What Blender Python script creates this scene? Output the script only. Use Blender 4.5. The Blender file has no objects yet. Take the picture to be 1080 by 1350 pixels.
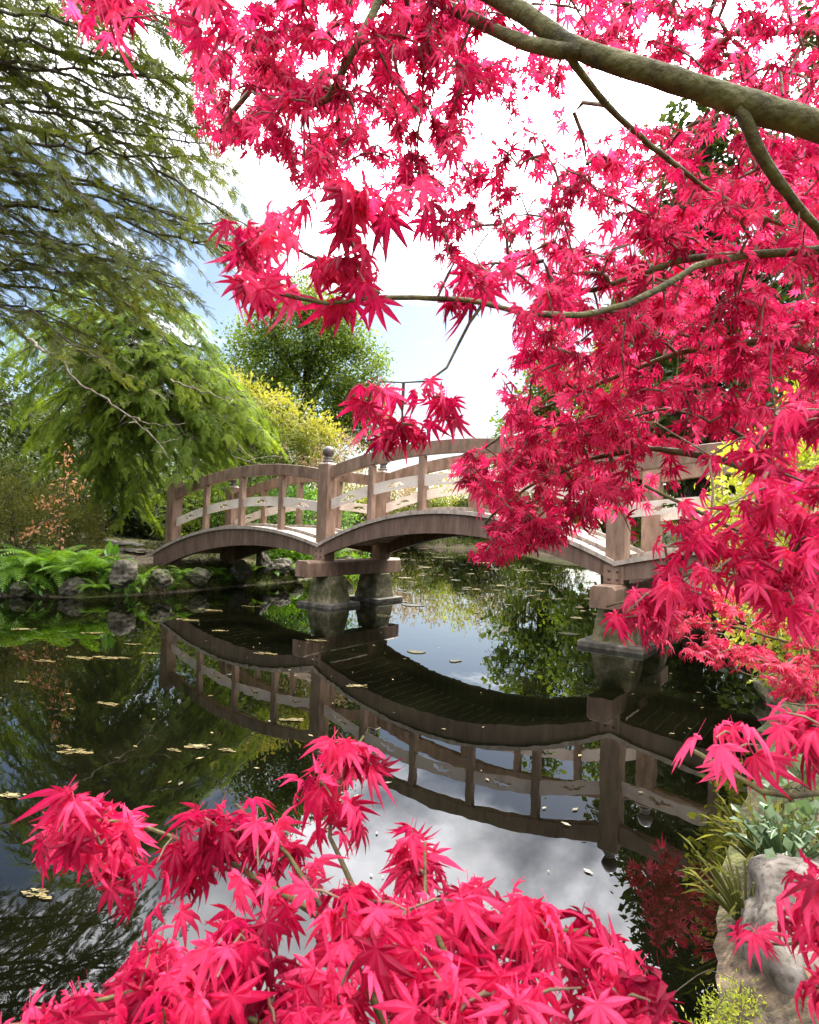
import bpy, math, random
import numpy as np
from mathutils import Matrix, Vector

rng = np.random.default_rng(11)
random.seed(5)
PI = math.pi
scene = bpy.context.scene
COL = scene.collection

# ------------------------------------------------------------------ camera
F, PIT, ROLL, CZ = 812.0, .0243, .033, 1.25
cp_, sp_, cr_, sr_ = math.cos(PIT), math.sin(PIT), math.cos(ROLL), math.sin(ROLL)
right0, up0, fwd = Vector((1, 0, 0)), Vector((0, -sp_, cp_)), Vector((0, cp_, sp_))
xc, yc = right0 * cr_ + up0 * sr_, up0 * cr_ - right0 * sr_
cam_d = bpy.data.cameras.new('camera')
cam = bpy.data.objects.new('camera', cam_d)
COL.objects.link(cam)
M = Matrix.Identity(4)
for i, v in enumerate((xc, yc, -fwd)):
    for j in range(3):
        M[j][i] = v[j]
M[2][3] = CZ
cam.matrix_world = M
cam_d.sensor_fit = 'VERTICAL'
cam_d.sensor_height = 36
cam_d.lens = F / 1350 * 36
cam_d.clip_start = .05
cam_d.clip_end = 2000
cam_d.dof.use_dof = True
cam_d.dof.focus_distance = 5.0
cam_d.dof.aperture_fstop = 11
scene.camera = cam

# ------------------------------------------------------------------ light
SUN_AZ, SUN_EL = math.radians(28), math.radians(47)      # azimuth to the right of straight ahead
sd = Vector((math.sin(SUN_AZ) * math.cos(SUN_EL), math.cos(SUN_AZ) * math.cos(SUN_EL), math.sin(SUN_EL)))
sun_d = bpy.data.lights.new('sun', 'SUN')
sun_d.energy = 4.6
sun_d.angle = math.radians(.5)
sun_d.color = (1, .95, .86)
sun = bpy.data.objects.new('sun', sun_d)
sun.rotation_euler = (-sd).to_track_quat('-Z', 'Y').to_euler()
sun.location = (6, 30, 30)
COL.objects.link(sun)

W = bpy.data.worlds.new("World")
scene.world = W
W.use_nodes = True
nt = W.node_tree
nt.nodes.clear()
N = lambda t, **k: _set(nt.nodes.new(t), k)
def _set(n, k):
    for a, b in k.items():
        setattr(n, a, b)
    return n
wo = N('ShaderNodeOutputWorld'); bg = N('ShaderNodeBackground')
sky = N('ShaderNodeTexSky', sky_type='NISHITA', sun_disc=False, sun_elevation=SUN_EL, sun_rotation=SUN_AZ,
        air_density=1.0, dust_density=1.25, ozone_density=1.3)
tc = N('ShaderNodeTexCoord')
sep = N('ShaderNodeSeparateXYZ'); nt.links.new(tc.outputs['Generated'], sep.inputs[0])
def wmath(op, a, b=None, clamp=False):
    n = N('ShaderNodeMath', operation=op, use_clamp=clamp)
    for i, v in enumerate((a, b)):
        if v is None: continue
        if isinstance(v, (int, float)): n.inputs[i].default_value = v
        else: nt.links.new(v, n.inputs[i])
    return n.outputs[0]
zz = wmath('ADD', wmath('MAXIMUM', sep.outputs[2], 0.0), .16)
cx = wmath('DIVIDE', sep.outputs[0], zz); cy = wmath('DIVIDE', sep.outputs[1], zz)
cmb = N('ShaderNodeCombineXYZ'); nt.links.new(cx, cmb.inputs[0]); nt.links.new(cy, cmb.inputs[1])
cn = N('ShaderNodeTexNoise'); cn.inputs['Scale'].default_value = 1.15; cn.inputs['Detail'].default_value = 9
cn.inputs['Roughness'].default_value = .55; cn.inputs['Distortion'].default_value = .3
nt.links.new(cmb.outputs[0], cn.inputs['Vector'])
bias = wmath('MULTIPLY', wmath('SUBTRACT', sep.outputs[2], .36), .7)
cf = wmath('ADD', cn.outputs['Fac'], bias)
mr = N('ShaderNodeMapRange', interpolation_type='SMOOTHSTEP')
mr.inputs[1].default_value = .47; mr.inputs[2].default_value = .66
nt.links.new(cf, mr.inputs[0])
dotn = N('ShaderNodeVectorMath', operation='DOT_PRODUCT'); dotn.inputs[1].default_value = sd
nrm = N('ShaderNodeVectorMath', operation='NORMALIZE'); nt.links.new(tc.outputs['Generated'], nrm.inputs[0])
nt.links.new(nrm.outputs[0], dotn.inputs[0])
glow = wmath('POWER', wmath('MAXIMUM', dotn.outputs['Value'], 0.0), 5.0)
cl = wmath('ADD', wmath('MULTIPLY', glow, 42.0), 29.0)
n2 = N('ShaderNodeTexNoise'); n2.inputs['Scale'].default_value = 2.6; n2.inputs['Detail'].default_value = 7
nt.links.new(cmb.outputs[0], n2.inputs['Vector'])
cl = wmath('MULTIPLY', cl, wmath('MAXIMUM', wmath('ADD', wmath('MULTIPLY', wmath('SUBTRACT', n2.outputs['Fac'], .5), 3.2), 1.0), .35))
ccol = N('ShaderNodeCombineXYZ')
for i, k in enumerate((1.0, 1.0, 1.04)):
    nt.links.new(wmath('MULTIPLY', cl, k), ccol.inputs[i])
mx = N('ShaderNodeMix', data_type='RGBA'); nt.links.new(mr.outputs[0], mx.inputs[0])
nt.links.new(sky.outputs[0], mx.inputs[6]); nt.links.new(ccol.outputs[0], mx.inputs[7])
nt.links.new(mx.outputs[2], bg.inputs[0]); bg.inputs[1].default_value = .13
nt.links.new(bg.outputs[0], wo.inputs[0])

vs = scene.view_settings
scene.display_settings.display_device = 'sRGB'
vs.view_transform = 'Standard'; vs.look = 'None'; vs.gamma = 1; vs.use_curve_mapping = False
vs.exposure = .66
scene.render.engine = 'CYCLES'
cy_ = scene.cycles
cy_.use_denoising = True
try: cy_.denoiser = 'OPENIMAGEDENOISE'
except Exception: pass
cy_.max_bounces = 7; cy_.diffuse_bounces = 3; cy_.glossy_bounces = 3; cy_.transmission_bounces = 4
cy_.sample_clamp_indirect = 6
cy_.caustics_reflective = False; cy_.caustics_refractive = False

# ------------------------------------------------------------------ helpers
def ray(px, py):
    a, b = px - 540, py - 675
    u = a * cr_ + b * sr_; v = -a * sr_ + b * cr_
    x, z = u / F, -v / F
    return np.array([x, cp_ - z * sp_, sp_ + z * cp_])

def at(px, py, d):
    return np.array([0, 0, CZ]) + ray(px, py) * d

def tag(o, label=None, cat=None, group=None, kind=None):
    if label: o['label'] = label
    if cat: o['category'] = cat
    if group: o['group'] = group
    if kind: o['kind'] = kind
    return o

def thing(name, label, cat, loc=(0, 0, 0), rotz=0, group=None):
    o = bpy.data.objects.new(name, None)
    COL.objects.link(o)
    o.empty_display_size = .2
    o.location = loc; o.rotation_euler = (0, 0, rotz)
    return tag(o, label, cat, group)

class MB:
    """collects vertices and faces, builds ONE mesh object"""
    def __init__(s): s.v = []; s.f = []; s.t = []; s.n = 0
    def add(s, v, faces, tint=None):
        v = np.asarray(v, float).reshape(-1, 3)
        s.v.append(v)
        s.t.append(np.full(len(v), .5) if tint is None else np.broadcast_to(tint, (len(v),)).astype(float))
        if isinstance(faces, np.ndarray): s.f.append(faces + s.n)
        else:
            d = {}
            for f in faces: d.setdefault(len(f), []).append(f)
            for k, l in d.items(): s.f.append(np.array(l, int).reshape(-1, k) + s.n)
        s.n += len(v)
    def box(s, lo, hi, tint=None):
        x0, y0, z0 = lo; x1, y1, z1 = hi
        v = [(x0,y0,z0),(x1,y0,z0),(x1,y1,z0),(x0,y1,z0),(x0,y0,z1),(x1,y0,z1),(x1,y1,z1),(x0,y1,z1)]
        s.add(v, [(0,3,2,1),(4,5,6,7),(0,1,5,4),(1,2,6,5),(2,3,7,6),(3,0,4,7)], tint)
    def tube(s, pts, rad, sides=7, cap=True, tint=None):
        P = np.asarray(pts, float); n = len(P)
        R = np.broadcast_to(np.asarray(rad, float), (n,))
        T = np.gradient(P, axis=0); T /= np.linalg.norm(T, axis=1)[:, None] + 1e-9
        ref = np.array([0, 0, 1.]) if abs(T[0][2]) < .9 else np.array([1., 0, 0])
        a = np.cross(T[0], ref); a /= np.linalg.norm(a)
        vs_ = []
        th = np.arange(sides) * 2 * PI / sides
        for i in range(n):
            a = a - T[i] * (a @ T[i]); a /= np.linalg.norm(a) + 1e-9
            b = np.cross(T[i], a)
            vs_.append(P[i] + R[i] * (np.cos(th)[:, None] * a + np.sin(th)[:, None] * b))
        f = []
        for i in range(n - 1):
            for k in range(sides):
                k2 = (k + 1) % sides
                f.append((i*sides+k, i*sides+k2, (i+1)*sides+k2, (i+1)*sides+k))
        s.add(np.concatenate(vs_), f, tint)
        if cap:
            s.f.append(np.array([list(range((n-1)*sides, n*sides))]) + s.n - n*sides)
            s.f.append(np.array([list(range(sides))[::-1]]) + s.n - n*sides)
    def scatter(s, tv, tf, pos, R, sc, tint, dt=None):
        """copies of a template: pos (n,3), R (n,3,3) columns = axes, sc (n,), tint (n,)"""
        n = len(pos)
        if n == 0: return
        k = len(tv)
        V = np.einsum('nij,kj->nki', R, tv) * np.asarray(sc).reshape(n, 1, 1) + pos[:, None, :]
        Fc = (tf[None] + (np.arange(n) * k)[:, None, None]).reshape(-1, tf.shape[1])
        s.v.append(V.reshape(-1, 3)); s.t.append(np.repeat(tint, k) if dt is None else np.clip(tint[:, None] + dt[None], 0, 1).ravel()); s.f.append(Fc + s.n); s.n += n * k
    def build(s, name, mat, parent=None, smooth=False, bevel=0):
        me = bpy.data.meshes.new(name)
        V = np.concatenate(s.v)
        me.vertices.add(len(V)); me.vertices.foreach_set('co', V.ravel())
        loops = np.concatenate([f.ravel() for f in s.f])
        cnt = np.concatenate([np.full(len(f), f.shape[1]) for f in s.f])
        me.loops.add(len(loops)); me.loops.foreach_set('vertex_index', loops.astype(np.int32))
        me.polygons.add(len(cnt))
        st = np.concatenate([[0], np.cumsum(cnt)[:-1]])
        me.polygons.foreach_set('loop_start', st.astype(np.int32))
        at_ = me.attributes.new('tint', 'FLOAT', 'POINT'); at_.data.foreach_set('value', np.concatenate(s.t).astype(np.float32))
        me.update(calc_edges=True); me.validate()
        me.polygons.foreach_set('use_smooth', np.full(len(me.polygons), smooth))
        me.materials.append(mat)
        o = bpy.data.objects.new(name, me)
        COL.objects.link(o)
        if parent is not None: o.parent = parent
        if bevel:
            m = o.modifiers.new('bevel', 'BEVEL'); m.width = bevel; m.segments = 2; m.limit_method = 'ANGLE'
        return o

def norm(a): return a / (np.linalg.norm(a, axis=-1, keepdims=True) + 1e-9)

def frames(d, up):
    """rotation matrices with columns (side, along d, normal near up)"""
    d = norm(d); x = norm(np.cross(d, up)); z = np.cross(x, d)
    return np.stack([x, d, z], axis=-1)

# --------------------------------------------------------------- materials
def newmat(name):
    m = bpy.data.materials.new(name); m.use_nodes = True
    return m, m.node_tree, m.node_tree.nodes['Principled BSDF']

def link(t, a, b): t.links.new(a, b)

def leaf_mat(name, a, b, c=None, trans=.45, tcol=None, rough=.5, spec=.3):
    """tint 0..1 runs through colours a -> b (-> c)"""
    m, t, p = newmat(name)
    at_ = t.nodes.new('ShaderNodeAttribute'); at_.attribute_name = 'tint'
    r = t.nodes.new('ShaderNodeValToRGB'); link(t, at_.outputs['Fac'], r.inputs[0])
    e = r.color_ramp.elements
    e[0].color = (*a, 1); e[1].color = (*(c or b), 1)
    if c: x = e.new(.5); x.color = (*b, 1)
    link(t, r.outputs[0], p.inputs['Base Color'])
    p.inputs['Roughness'].default_value = rough
    p.inputs['Specular IOR Level'].default_value = spec
    tr = t.nodes.new('ShaderNodeBsdfTranslucent')
    hs = t.nodes.new('ShaderNodeMix'); hs.data_type = 'RGBA'; hs.blend_type = 'MULTIPLY'; hs.inputs[0].default_value = 1
    link(t, r.outputs[0], hs.inputs[6]); hs.inputs[7].default_value = (*(tcol or (1.3, 1.3, .9)), 1)
    link(t, hs.outputs[2], tr.inputs[0])
    ms = t.nodes.new('ShaderNodeMixShader'); ms.inputs[0].default_value = trans
    link(t, p.outputs[0], ms.inputs[1]); link(t, tr.outputs[0], ms.inputs[2])
    link(t, ms.outputs[0], t.nodes['Material Output'].inputs[0])
    return m

def noisy(name, cols, scale=6, rough=.8, bump=.3, bscale=None, detail=8, stretch=None, dist=.02, spec=.3, lo=.32, hi=.68):
    m, t, p = newmat(name)
    tc_ = t.nodes.new('ShaderNodeTexCoord'); mp = t.nodes.new('ShaderNodeMapping')
    link(t, tc_.outputs['Object'], mp.inputs[0])
    if stretch: mp.inputs['Scale'].default_value = stretch
    n = t.nodes.new('ShaderNodeTexNoise'); n.inputs['Scale'].default_value = scale; n.inputs['Detail'].default_value = detail
    n.inputs['Roughness'].default_value = .62
    link(t, mp.outputs[0], n.inputs['Vector'])
    r = t.nodes.new('ShaderNodeValToRGB'); link(t, n.outputs['Fac'], r.inputs[0])
    e = r.color_ramp.elements
    k = len(cols)
    for i in range(k - 2): e.new(.5)
    for i, c in enumerate(cols):
        e[i].position = lo + (hi - lo) * i / (k - 1); e[i].color = (*c, 1)
    link(t, r.outputs[0], p.inputs['Base Color'])
    p.inputs['Roughness'].default_value = rough; p.inputs['Specular IOR Level'].default_value = spec
    if bump:
        nb = t.nodes.new('ShaderNodeTexNoise'); nb.inputs['Scale'].default_value = bscale or scale * 3; nb.inputs['Detail'].default_value = 8
        link(t, mp.outputs[0], nb.inputs['Vector'])
        bp = t.nodes.new('ShaderNodeBump'); bp.inputs['Strength'].default_value = bump; bp.inputs['Distance'].default_value = dist
        link(t, nb.outputs['Fac'], bp.inputs['Height']); link(t, bp.outputs[0], p.inputs['Normal'])
    return m

MAT = {}
MAT['paint'] = noisy('brown_paint', [(.10, .060, .039), (.20, .124, .083), (.28, .182, .130)], 9, .55, .35, 60, stretch=(1, 1, .3), dist=.004, spec=.35, lo=.30, hi=.66)
MAT['paint_dark'] = noisy('weathered_brown_paint', [(.085, .052, .036), (.14, .088, .064), (.19, .125, .095)], 4, .6, .3, 50, stretch=(3, 3, .5), dist=.004)
MAT['panel'] = noisy('pale_paint', [(.54, .44, .36), (.68, .58, .49), (.74, .66, .58)], 5, .5, .15, 60, dist=.003)
MAT['plank'] = noisy('deck_boards', [(.20, .15, .11), (.34, .28, .23), (.45, .39, .33)], 6, .7, .3, 40, stretch=(3, .5, 1), dist=.005)
MAT['concrete'] = noisy('mossy_concrete', [(.035, .04, .014), (.12, .105, .05), (.28, .24, .165)], 7, .85, .6, 30, dist=.01)
MAT['footing'] = noisy('wet_concrete', [(.035, .032, .022), (.09, .08, .06), (.2, .18, .14)], 8, .6, .6, 30, dist=.01)
MAT['iron'] = noisy('bolt_iron', [(.06, .045, .04), (.12, .09, .08)], 20, .5, .1)
MAT['finial'] = noisy('finial_metal', [(.06, .042, .038), (.12, .088, .078)], 8, .4, .1, spec=.5)
MAT['bark'] = noisy('dark_bark', [(.03, .024, .018), (.07, .055, .04), (.12, .10, .075)], 9, .9, .8, 25, stretch=(1, 1, .3))
MAT['bark_pale'] = noisy('pale_bark', [(.10, .08, .055), (.22, .18, .13), (.34, .29, .22)], 12, .85, .5, 40)
MAT['maple_bark'] = noisy('maple_bark', [(.04, .033, .015), (.078, .066, .024), (.10, .095, .032), (.17, .15, .075)], 14, .8, .9, 55, dist=.012, lo=.36, hi=.68)
MAT['maple_twig'] = noisy('maple_twig', [(.07, .045, .032), (.13, .085, .05), (.19, .13, .08)], 30, .7, .3)
MAT['rock'] = noisy('bank_rock', [(.035, .032, .022), (.10, .085, .06), (.20, .175, .135)], 5, .85, .8, 18, dist=.03)
MAT['rock_moss'] = noisy('mossy_rock', [(.035, .055, .014), (.09, .085, .04), (.20, .18, .14)], 4, .9, .8, 18, dist=.03)
MAT['maple_leaf'] = leaf_mat('maple_leaf', (.19, .003, .022), (.52, .009, .072), (.83, .080, .215), .60, (1.2, 1.25, 1.25), .55, .22)
MAT['laceleaf'] = leaf_mat('laceleaf_maple_leaf', (.40, .008, .04), (.60, .02, .08), (.82, .12, .2), .5, (1.1, 1.1, 1.1), .45, .3)
MAT['cedar'] = leaf_mat('cedar_needle', (.035, .045, .013), (.078, .094, .022), (.15, .165, .034), .42, (1.5, 1.5, .7), .7, .1)
MAT['hemlock'] = leaf_mat('soft_conifer_needle', (.055, .095, .014), (.14, .205, .026), (.29, .36, .05), .48, (1.5, 1.5, .7), .7, .1)
MAT['evergreen'] = leaf_mat('evergreen_leaf', (.035, .062, .010), (.12, .175, .022), (.26, .32, .045), .42, (1.5, 1.5, .6))
MAT['dark_green'] = leaf_mat('dark_evergreen_leaf', (.022, .036, .010), (.046, .068, .016), (.09, .12, .026), .36, (1.4, 1.4, .6))
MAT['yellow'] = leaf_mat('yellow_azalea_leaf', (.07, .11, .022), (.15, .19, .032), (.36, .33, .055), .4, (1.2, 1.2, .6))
MAT['lime'] = leaf_mat('lime_leaf', (.14, .20, .018), (.38, .42, .045), (.62, .60, .12), .45, (1.2, 1.2, .6))
MAT['bud'] = leaf_mat('pink_bud', (.20, .15, .06), (.36, .27, .13), (.48, .34, .22), .35, (1.2, 1.1, .8))
MAT['olive'] = leaf_mat('olive_shrub_leaf', (.06, .07, .018), (.13, .14, .03), (.24, .24, .055), .4, (1.4, 1.3, .6))
MAT['beech'] = leaf_mat('dry_beech_leaf', (.36, .15, .06), (.52, .26, .12), (.68, .44, .25), .45, (1.2, 1, .8))
MAT['fern'] = leaf_mat('fern_frond', (.07, .16, .012), (.14, .27, .02), (.24, .38, .035), .45, (1.3, 1.3, .6))
MAT['hosta'] = leaf_mat('broad_green_leaf', (.06, .15, .02), (.12, .26, .03), (.22, .36, .06), .4, (1.3, 1.3, .6), .35, .5)
MAT['ivy'] = leaf_mat('ivy_leaf', (.04, .085, .02), (.09, .15, .055), (.26, .33, .19), .3, (1.2, 1.3, .7), .35, .5)
MAT['grass'] = leaf_mat('grass_blade', (.035, .055, .010), (.085, .115, .016), (.19, .21, .035), .4)
MAT['litter'] = leaf_mat('leaf_litter', (.05, .028, .015), (.11, .065, .035), (.22, .14, .08), .15, None, .8, .1)
MAT['pad'] = leaf_mat('floating_leaf', (.06, .055, .02), (.15, .115, .045), (.30, .23, .11), .1, None, .22, .8)

# ------------------------------------------------------------------ terrain
POND = np.array([(.05, 1.25), (.84, 1.55), (1.25, 2.3), (1.75, 3.0), (2.15, 3.7), (2.75, 4.6), (3.5, 5.3), (4.4, 5.6), (5.2, 5.9), (6.3, 7.6), (6.6, 10),
                 (7, 15), (7.6, 22), (7.8, 31), (6, 37), (0, 40), (-3.2, 36), (-4, 26), (-2.6, 19), (-2.0, 15.4), (-2.4, 13.2), (-3.2, 11.8), (-3.95, 10.5),
                 (-4.3, 10.05), (-4.9, 9.45), (-6.2, 9.35), (-9, 8.6), (-13, 7), (-14, 3), (-9, 1.6), (-4, 1.3), (-1.2, 1.2)])
def sdist(P):
    """signed distance to the pond's edge, positive on land"""
    a = POND; b = np.roll(POND, -1, 0)
    best = np.full(len(P), 1e9); inside = np.zeros(len(P), bool)
    for p, q in zip(a, b):
        e = q - p; w = P - p
        t = np.clip((w @ e) / (e @ e), 0, 1)
        best = np.minimum(best, np.linalg.norm(w - t[:, None] * e, axis=1))
        c = ((p[1] > P[:, 1]) != (q[1] > P[:, 1])) & (P[:, 0] < (q[0]-p[0]) * (P[:, 1]-p[1]) / (q[1]-p[1] + 1e-12) + p[0])
        inside ^= c
    return np.where(inside, -best, best)
_wv = rng.normal(size=(14, 2)) * np.linspace(.4, 3.5, 14)[:, None]; _wp = rng.uniform(0, 6.28, 14); _wa = np.linspace(.09, .012, 14)
def bumps(P): return sum(a * np.sin(P @ w + p) for w, p, a in zip(_wv, _wp, _wa))
sm = lambda x: np.clip(x, 0, 1) ** 2 * (3 - 2 * np.clip(x, 0, 1))
def ground(P):
    P = np.atleast_2d(np.asarray(P, float))[:, :2]
    d = sdist(P) + .25 * bumps(P)
    far = np.hypot(P[:, 0], P[:, 1])
    h = .26 * sm(d / .35) + .42 * sm((d - .2) / 2.5) + .9 * sm((d - 3) / 14) + .5 * sm((far - 40) / 60)
    near = sm((3.2 - P[:, 1]) / 2)
    h = h * (1 - .35 * near)
    return np.where(d > 0, h + .35 * bumps(P) * sm(d / 1.2), -.8 * sm(-d / 1.2) - .01)
def gz(x, y): return float(ground([(x, y)])[0])

ax = np.unique(np.round(np.concatenate([np.linspace(-400, -40, 12), np.linspace(-40, -12, 22), np.linspace(-12, 8, 150), np.linspace(8, 40, 40), np.linspace(40, 400, 12)]), 3))
ay = np.unique(np.round(np.concatenate([np.linspace(-120, -6, 10), np.linspace(-6, 16, 165), np.linspace(16, 50, 55), np.linspace(50, 600, 16)]), 3))
gx, gy = np.meshgrid(ax, ay)
P2 = np.stack([gx.ravel(), gy.ravel()], 1)
zz_ = ground(P2)
nx, ny = len(ax), len(ay)
ii = (np.arange(ny - 1)[:, None] * nx + np.arange(nx - 1)[None]).ravel()
gmb = MB(); gmb.add(np.column_stack([P2, zz_]), np.stack([ii, ii + 1, ii + nx + 1, ii + nx], 1))
m, t, p = newmat('ground_soil')
tc_ = t.nodes.new('ShaderNodeTexCoord')
def tn(sc, det=8):
    n = t.nodes.new('ShaderNodeTexNoise'); n.inputs['Scale'].default_value = sc; n.inputs['Detail'].default_value = det
    link(t, tc_.outputs['Object'], n.inputs['Vector']); return n.outputs['Fac']
def ramp(fac, cols, lo=.35, hi=.65):
    r = t.nodes.new('ShaderNodeValToRGB'); link(t, fac, r.inputs[0]); e = r.color_ramp.elements
    for i in range(len(cols) - 2): e.new(.5)
    for i, c in enumerate(cols): e[i].position = lo + (hi - lo) * i / (len(cols) - 1); e[i].color = (*c, 1)
    return r.outputs[0]
soil = ramp(tn(22), [(.025, .018, .011), (.07, .048, .028), (.14, .10, .06)])
moss = ramp(tn(16), [(.035, .04, .010), (.075, .085, .016), (.13, .13, .03)])
mxn = t.nodes.new('ShaderNodeMix'); mxn.data_type = 'RGBA'
link(t, ramp(tn(.9), [(0, 0, 0), (1, 1, 1)], .42, .6), mxn.inputs[0]); link(t, soil, mxn.inputs[6]); link(t, moss, mxn.inputs[7])
link(t, mxn.outputs[2], p.inputs['Base Color']); p.inputs['Roughness'].default_value = .95
bp = t.nodes.new('ShaderNodeBump'); bp.inputs['Strength'].default_value = .8; bp.inputs['Distance'].default_value = .04
link(t, tn(35), bp.inputs['Height']); link(t, bp.outputs[0], p.inputs['Normal'])
tag(gmb.build('ground', m, smooth=True), kind='structure')

# water
m, t, p = newmat('pond_water')
tc_ = t.nodes.new('ShaderNodeTexCoord')
link(t, ramp(tn(1.1), [(.0008, .001, .0004), (.0018, .002, .0008), (.004, .004, .0015)], .35, .7), p.inputs['Base Color'])
p.inputs['Roughness'].default_value = .0; p.inputs['IOR'].default_value = 1.37
mp = t.nodes.new('ShaderNodeMapping'); link(t, tc_.outputs['Object'], mp.inputs[0]); mp.inputs['Scale'].default_value = (1, .6, 1)
n = t.nodes.new('ShaderNodeTexNoise'); n.inputs['Scale'].default_value = 2.6; n.inputs['Detail'].default_value = 3
link(t, mp.outputs[0], n.inputs['Vector'])
bp = t.nodes.new('ShaderNodeBump'); bp.inputs['Strength'].default_value = .06; bp.inputs['Distance'].default_value = .02
link(t, n.outputs['Fac'], bp.inputs['Height']); link(t, bp.outputs[0], p.inputs['Normal'])
wmb = MB(); wmb.add([(-15, .6, 0), (12.5, .6, 0), (12.5, 42, 0), (-15, 42, 0)], [(0, 1, 2, 3)])
tag(wmb.build('pond_water', m), kind='structure')

# ------------------------------------------------------------------ bridge
BX, BY, BANG = -1.2786, 9.4806, -.6344
LM, LS, BW = 4.47, 4.04, 1.35
def quad(pts):
    c = np.polyfit([q[0] for q in pts], [q[1] for q in pts], 2); return lambda t_: np.polyval(c, t_)
mid = lambda c, e: (lambda t_: c - (c - e) * ((t_ - LM / 2) / (LM / 2)) ** 2)
mir = lambda f: (lambda t_: f(LM - t_))
deckL = quad([(-4.45, .60), (-3.08, 1.055), (-2, 1.175), (-1.61, 1.175), (-.94, 1.11), (0, .96)])
railL = quad([(-3.94, 1.83), (-3.03, 2.06), (-1.17, 2.22), (-.1, 2.10)])
panL = quad([(-3.88, 1.29), (-2.16, 1.63), (-1.52, 1.69), (-.1, 1.58)])
beamL = quad([(-3.9, .43), (-2.76, .73), (-1.76, .85), (-.1, .75)])
spans = [(-LS, 0, deckL, railL, panL, beamL, 3), (0, LM, mid(1.49, .96), mid(2.43, 2.11), mid(1.985, 1.60), mid(1.18, .74), 4),
         (LM, LM + LS, mir(deckL), mir(railL), mir(panL), mir(beamL), 3)]
br = thing('footbridge', 'brown wooden arched footbridge with pale cut-out side panels crossing the pond', 'bridge', (BX, BY, 0), BANG)
def sweep(t0, t1, top, bot, s0, s1, n=36):
    """solid strip along the bridge between two curves"""
    T = np.linspace(t0, t1, n); mb = MB()
    v = []
    for q in T: v += [(q, s0, bot(q)), (q, s1, bot(q)), (q, s1, top(q)), (q, s0, top(q))]
    f = [(0, 1, 2, 3), tuple((n - 1) * 4 + k for k in (3, 2, 1, 0))]
    for i in range(n - 1):
        for k in range(4):
            a, b = i * 4 + k, i * 4 + (k + 1) % 4
            f.append((a, a + 4, b + 4, b))
    mb.add(v, f); return mb
def cut_panel(t0, t1, top, s0, s1, cuts):
    """thin board with cloud-shaped openings sawn through it"""
    n = int((t1 - t0) / .016); rows = 12; H = .155
    T = np.linspace(t0, t1, n + 1)
    idx = lambda i, j, k: (i * (rows + 1) + j) * 2 + k
    v = []
    for q in T:
        z1 = top(q)
        for j in range(rows + 1):
            z = z1 - H * (1 - j / rows)
            v += [(q, s0, z), (q, s1, z)]
    keep = np.ones((n, rows), bool)
    for i in range(n):
        for j in range(rows):
            x, y = (T[i] + T[i + 1]) / 2, (j + .5) / rows * H - H * .48
            for c in cuts:
                u = x - c
                for (ex, ey, ra, rb) in ((-.085, -.010, .045, .022), (-.02, .014, .04, .026), (.05, .008, .05, .024), (.11, -.014, .035, .014), (-.13, -.018, .03, .010), (.0, -.022, .03, .014)):
                    if ((u - ex) / ra) ** 2 + ((y - ey) / rb) ** 2 < 1: keep[i, j] = False
                if abs(u + .01 - y * .5) < .011 and y < .004: keep[i, j] = True
    f = []
    K = lambda i, j: 0 <= i < n and 0 <= j < rows and keep[i, j]
    for i in range(n):
        for j in range(rows):
            if not keep[i, j]: continue
            a = lambda di, dj, k: idx(i + di, j + dj, k)
            f.append((a(0,0,0), a(1,0,0), a(1,1,0), a(0,1,0))); f.append((a(0,0,1), a(0,1,1), a(1,1,1), a(1,0,1)))
            if not K(i - 1, j): f.append((a(0,0,0), a(0,1,0), a(0,1,1), a(0,0,1)))
            if not K(i + 1, j): f.append((a(1,0,0), a(1,0,1), a(1,1,1), a(1,1,0)))
            if not K(i, j - 1): f.append((a(0,0,0), a(0,0,1), a(1,0,1), a(1,0,0)))
            if not K(i, j + 1): f.append((a(0,1,0), a(1,1,0), a(1,1,1), a(0,1,1)))
    mb = MB(); mb.add(v, f); return mb
PW = .105
def lathe(prof, cx_, cy_, z0, seg=24):
    v = []; f = []
    for (r, z) in prof:
        for k in range(seg): v.append((cx_ + r * math.cos(2*PI*k/seg), cy_ + r * math.sin(2*PI*k/seg), z0 + z))
    for i in range(len(prof) - 1):
        for k in range(seg):
            k2 = (k + 1) % seg; f.append((i*seg+k, i*seg+k2, (i+1)*seg+k2, (i+1)*seg+k))
    f.append(tuple(range((len(prof)-1)*seg, len(prof)*seg)))
    mb = MB(); mb.add(v, f); return mb
fin_prof = [(.075, 0), (.08, .012), (.078, .03), (.055, .042), (.062, .058), (.06, .075), (.045, .088)] + \
           [(.088 * math.sin(a), .165 - .088 * math.cos(a)) for a in np.linspace(.55, PI - .08, 14)]
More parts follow.
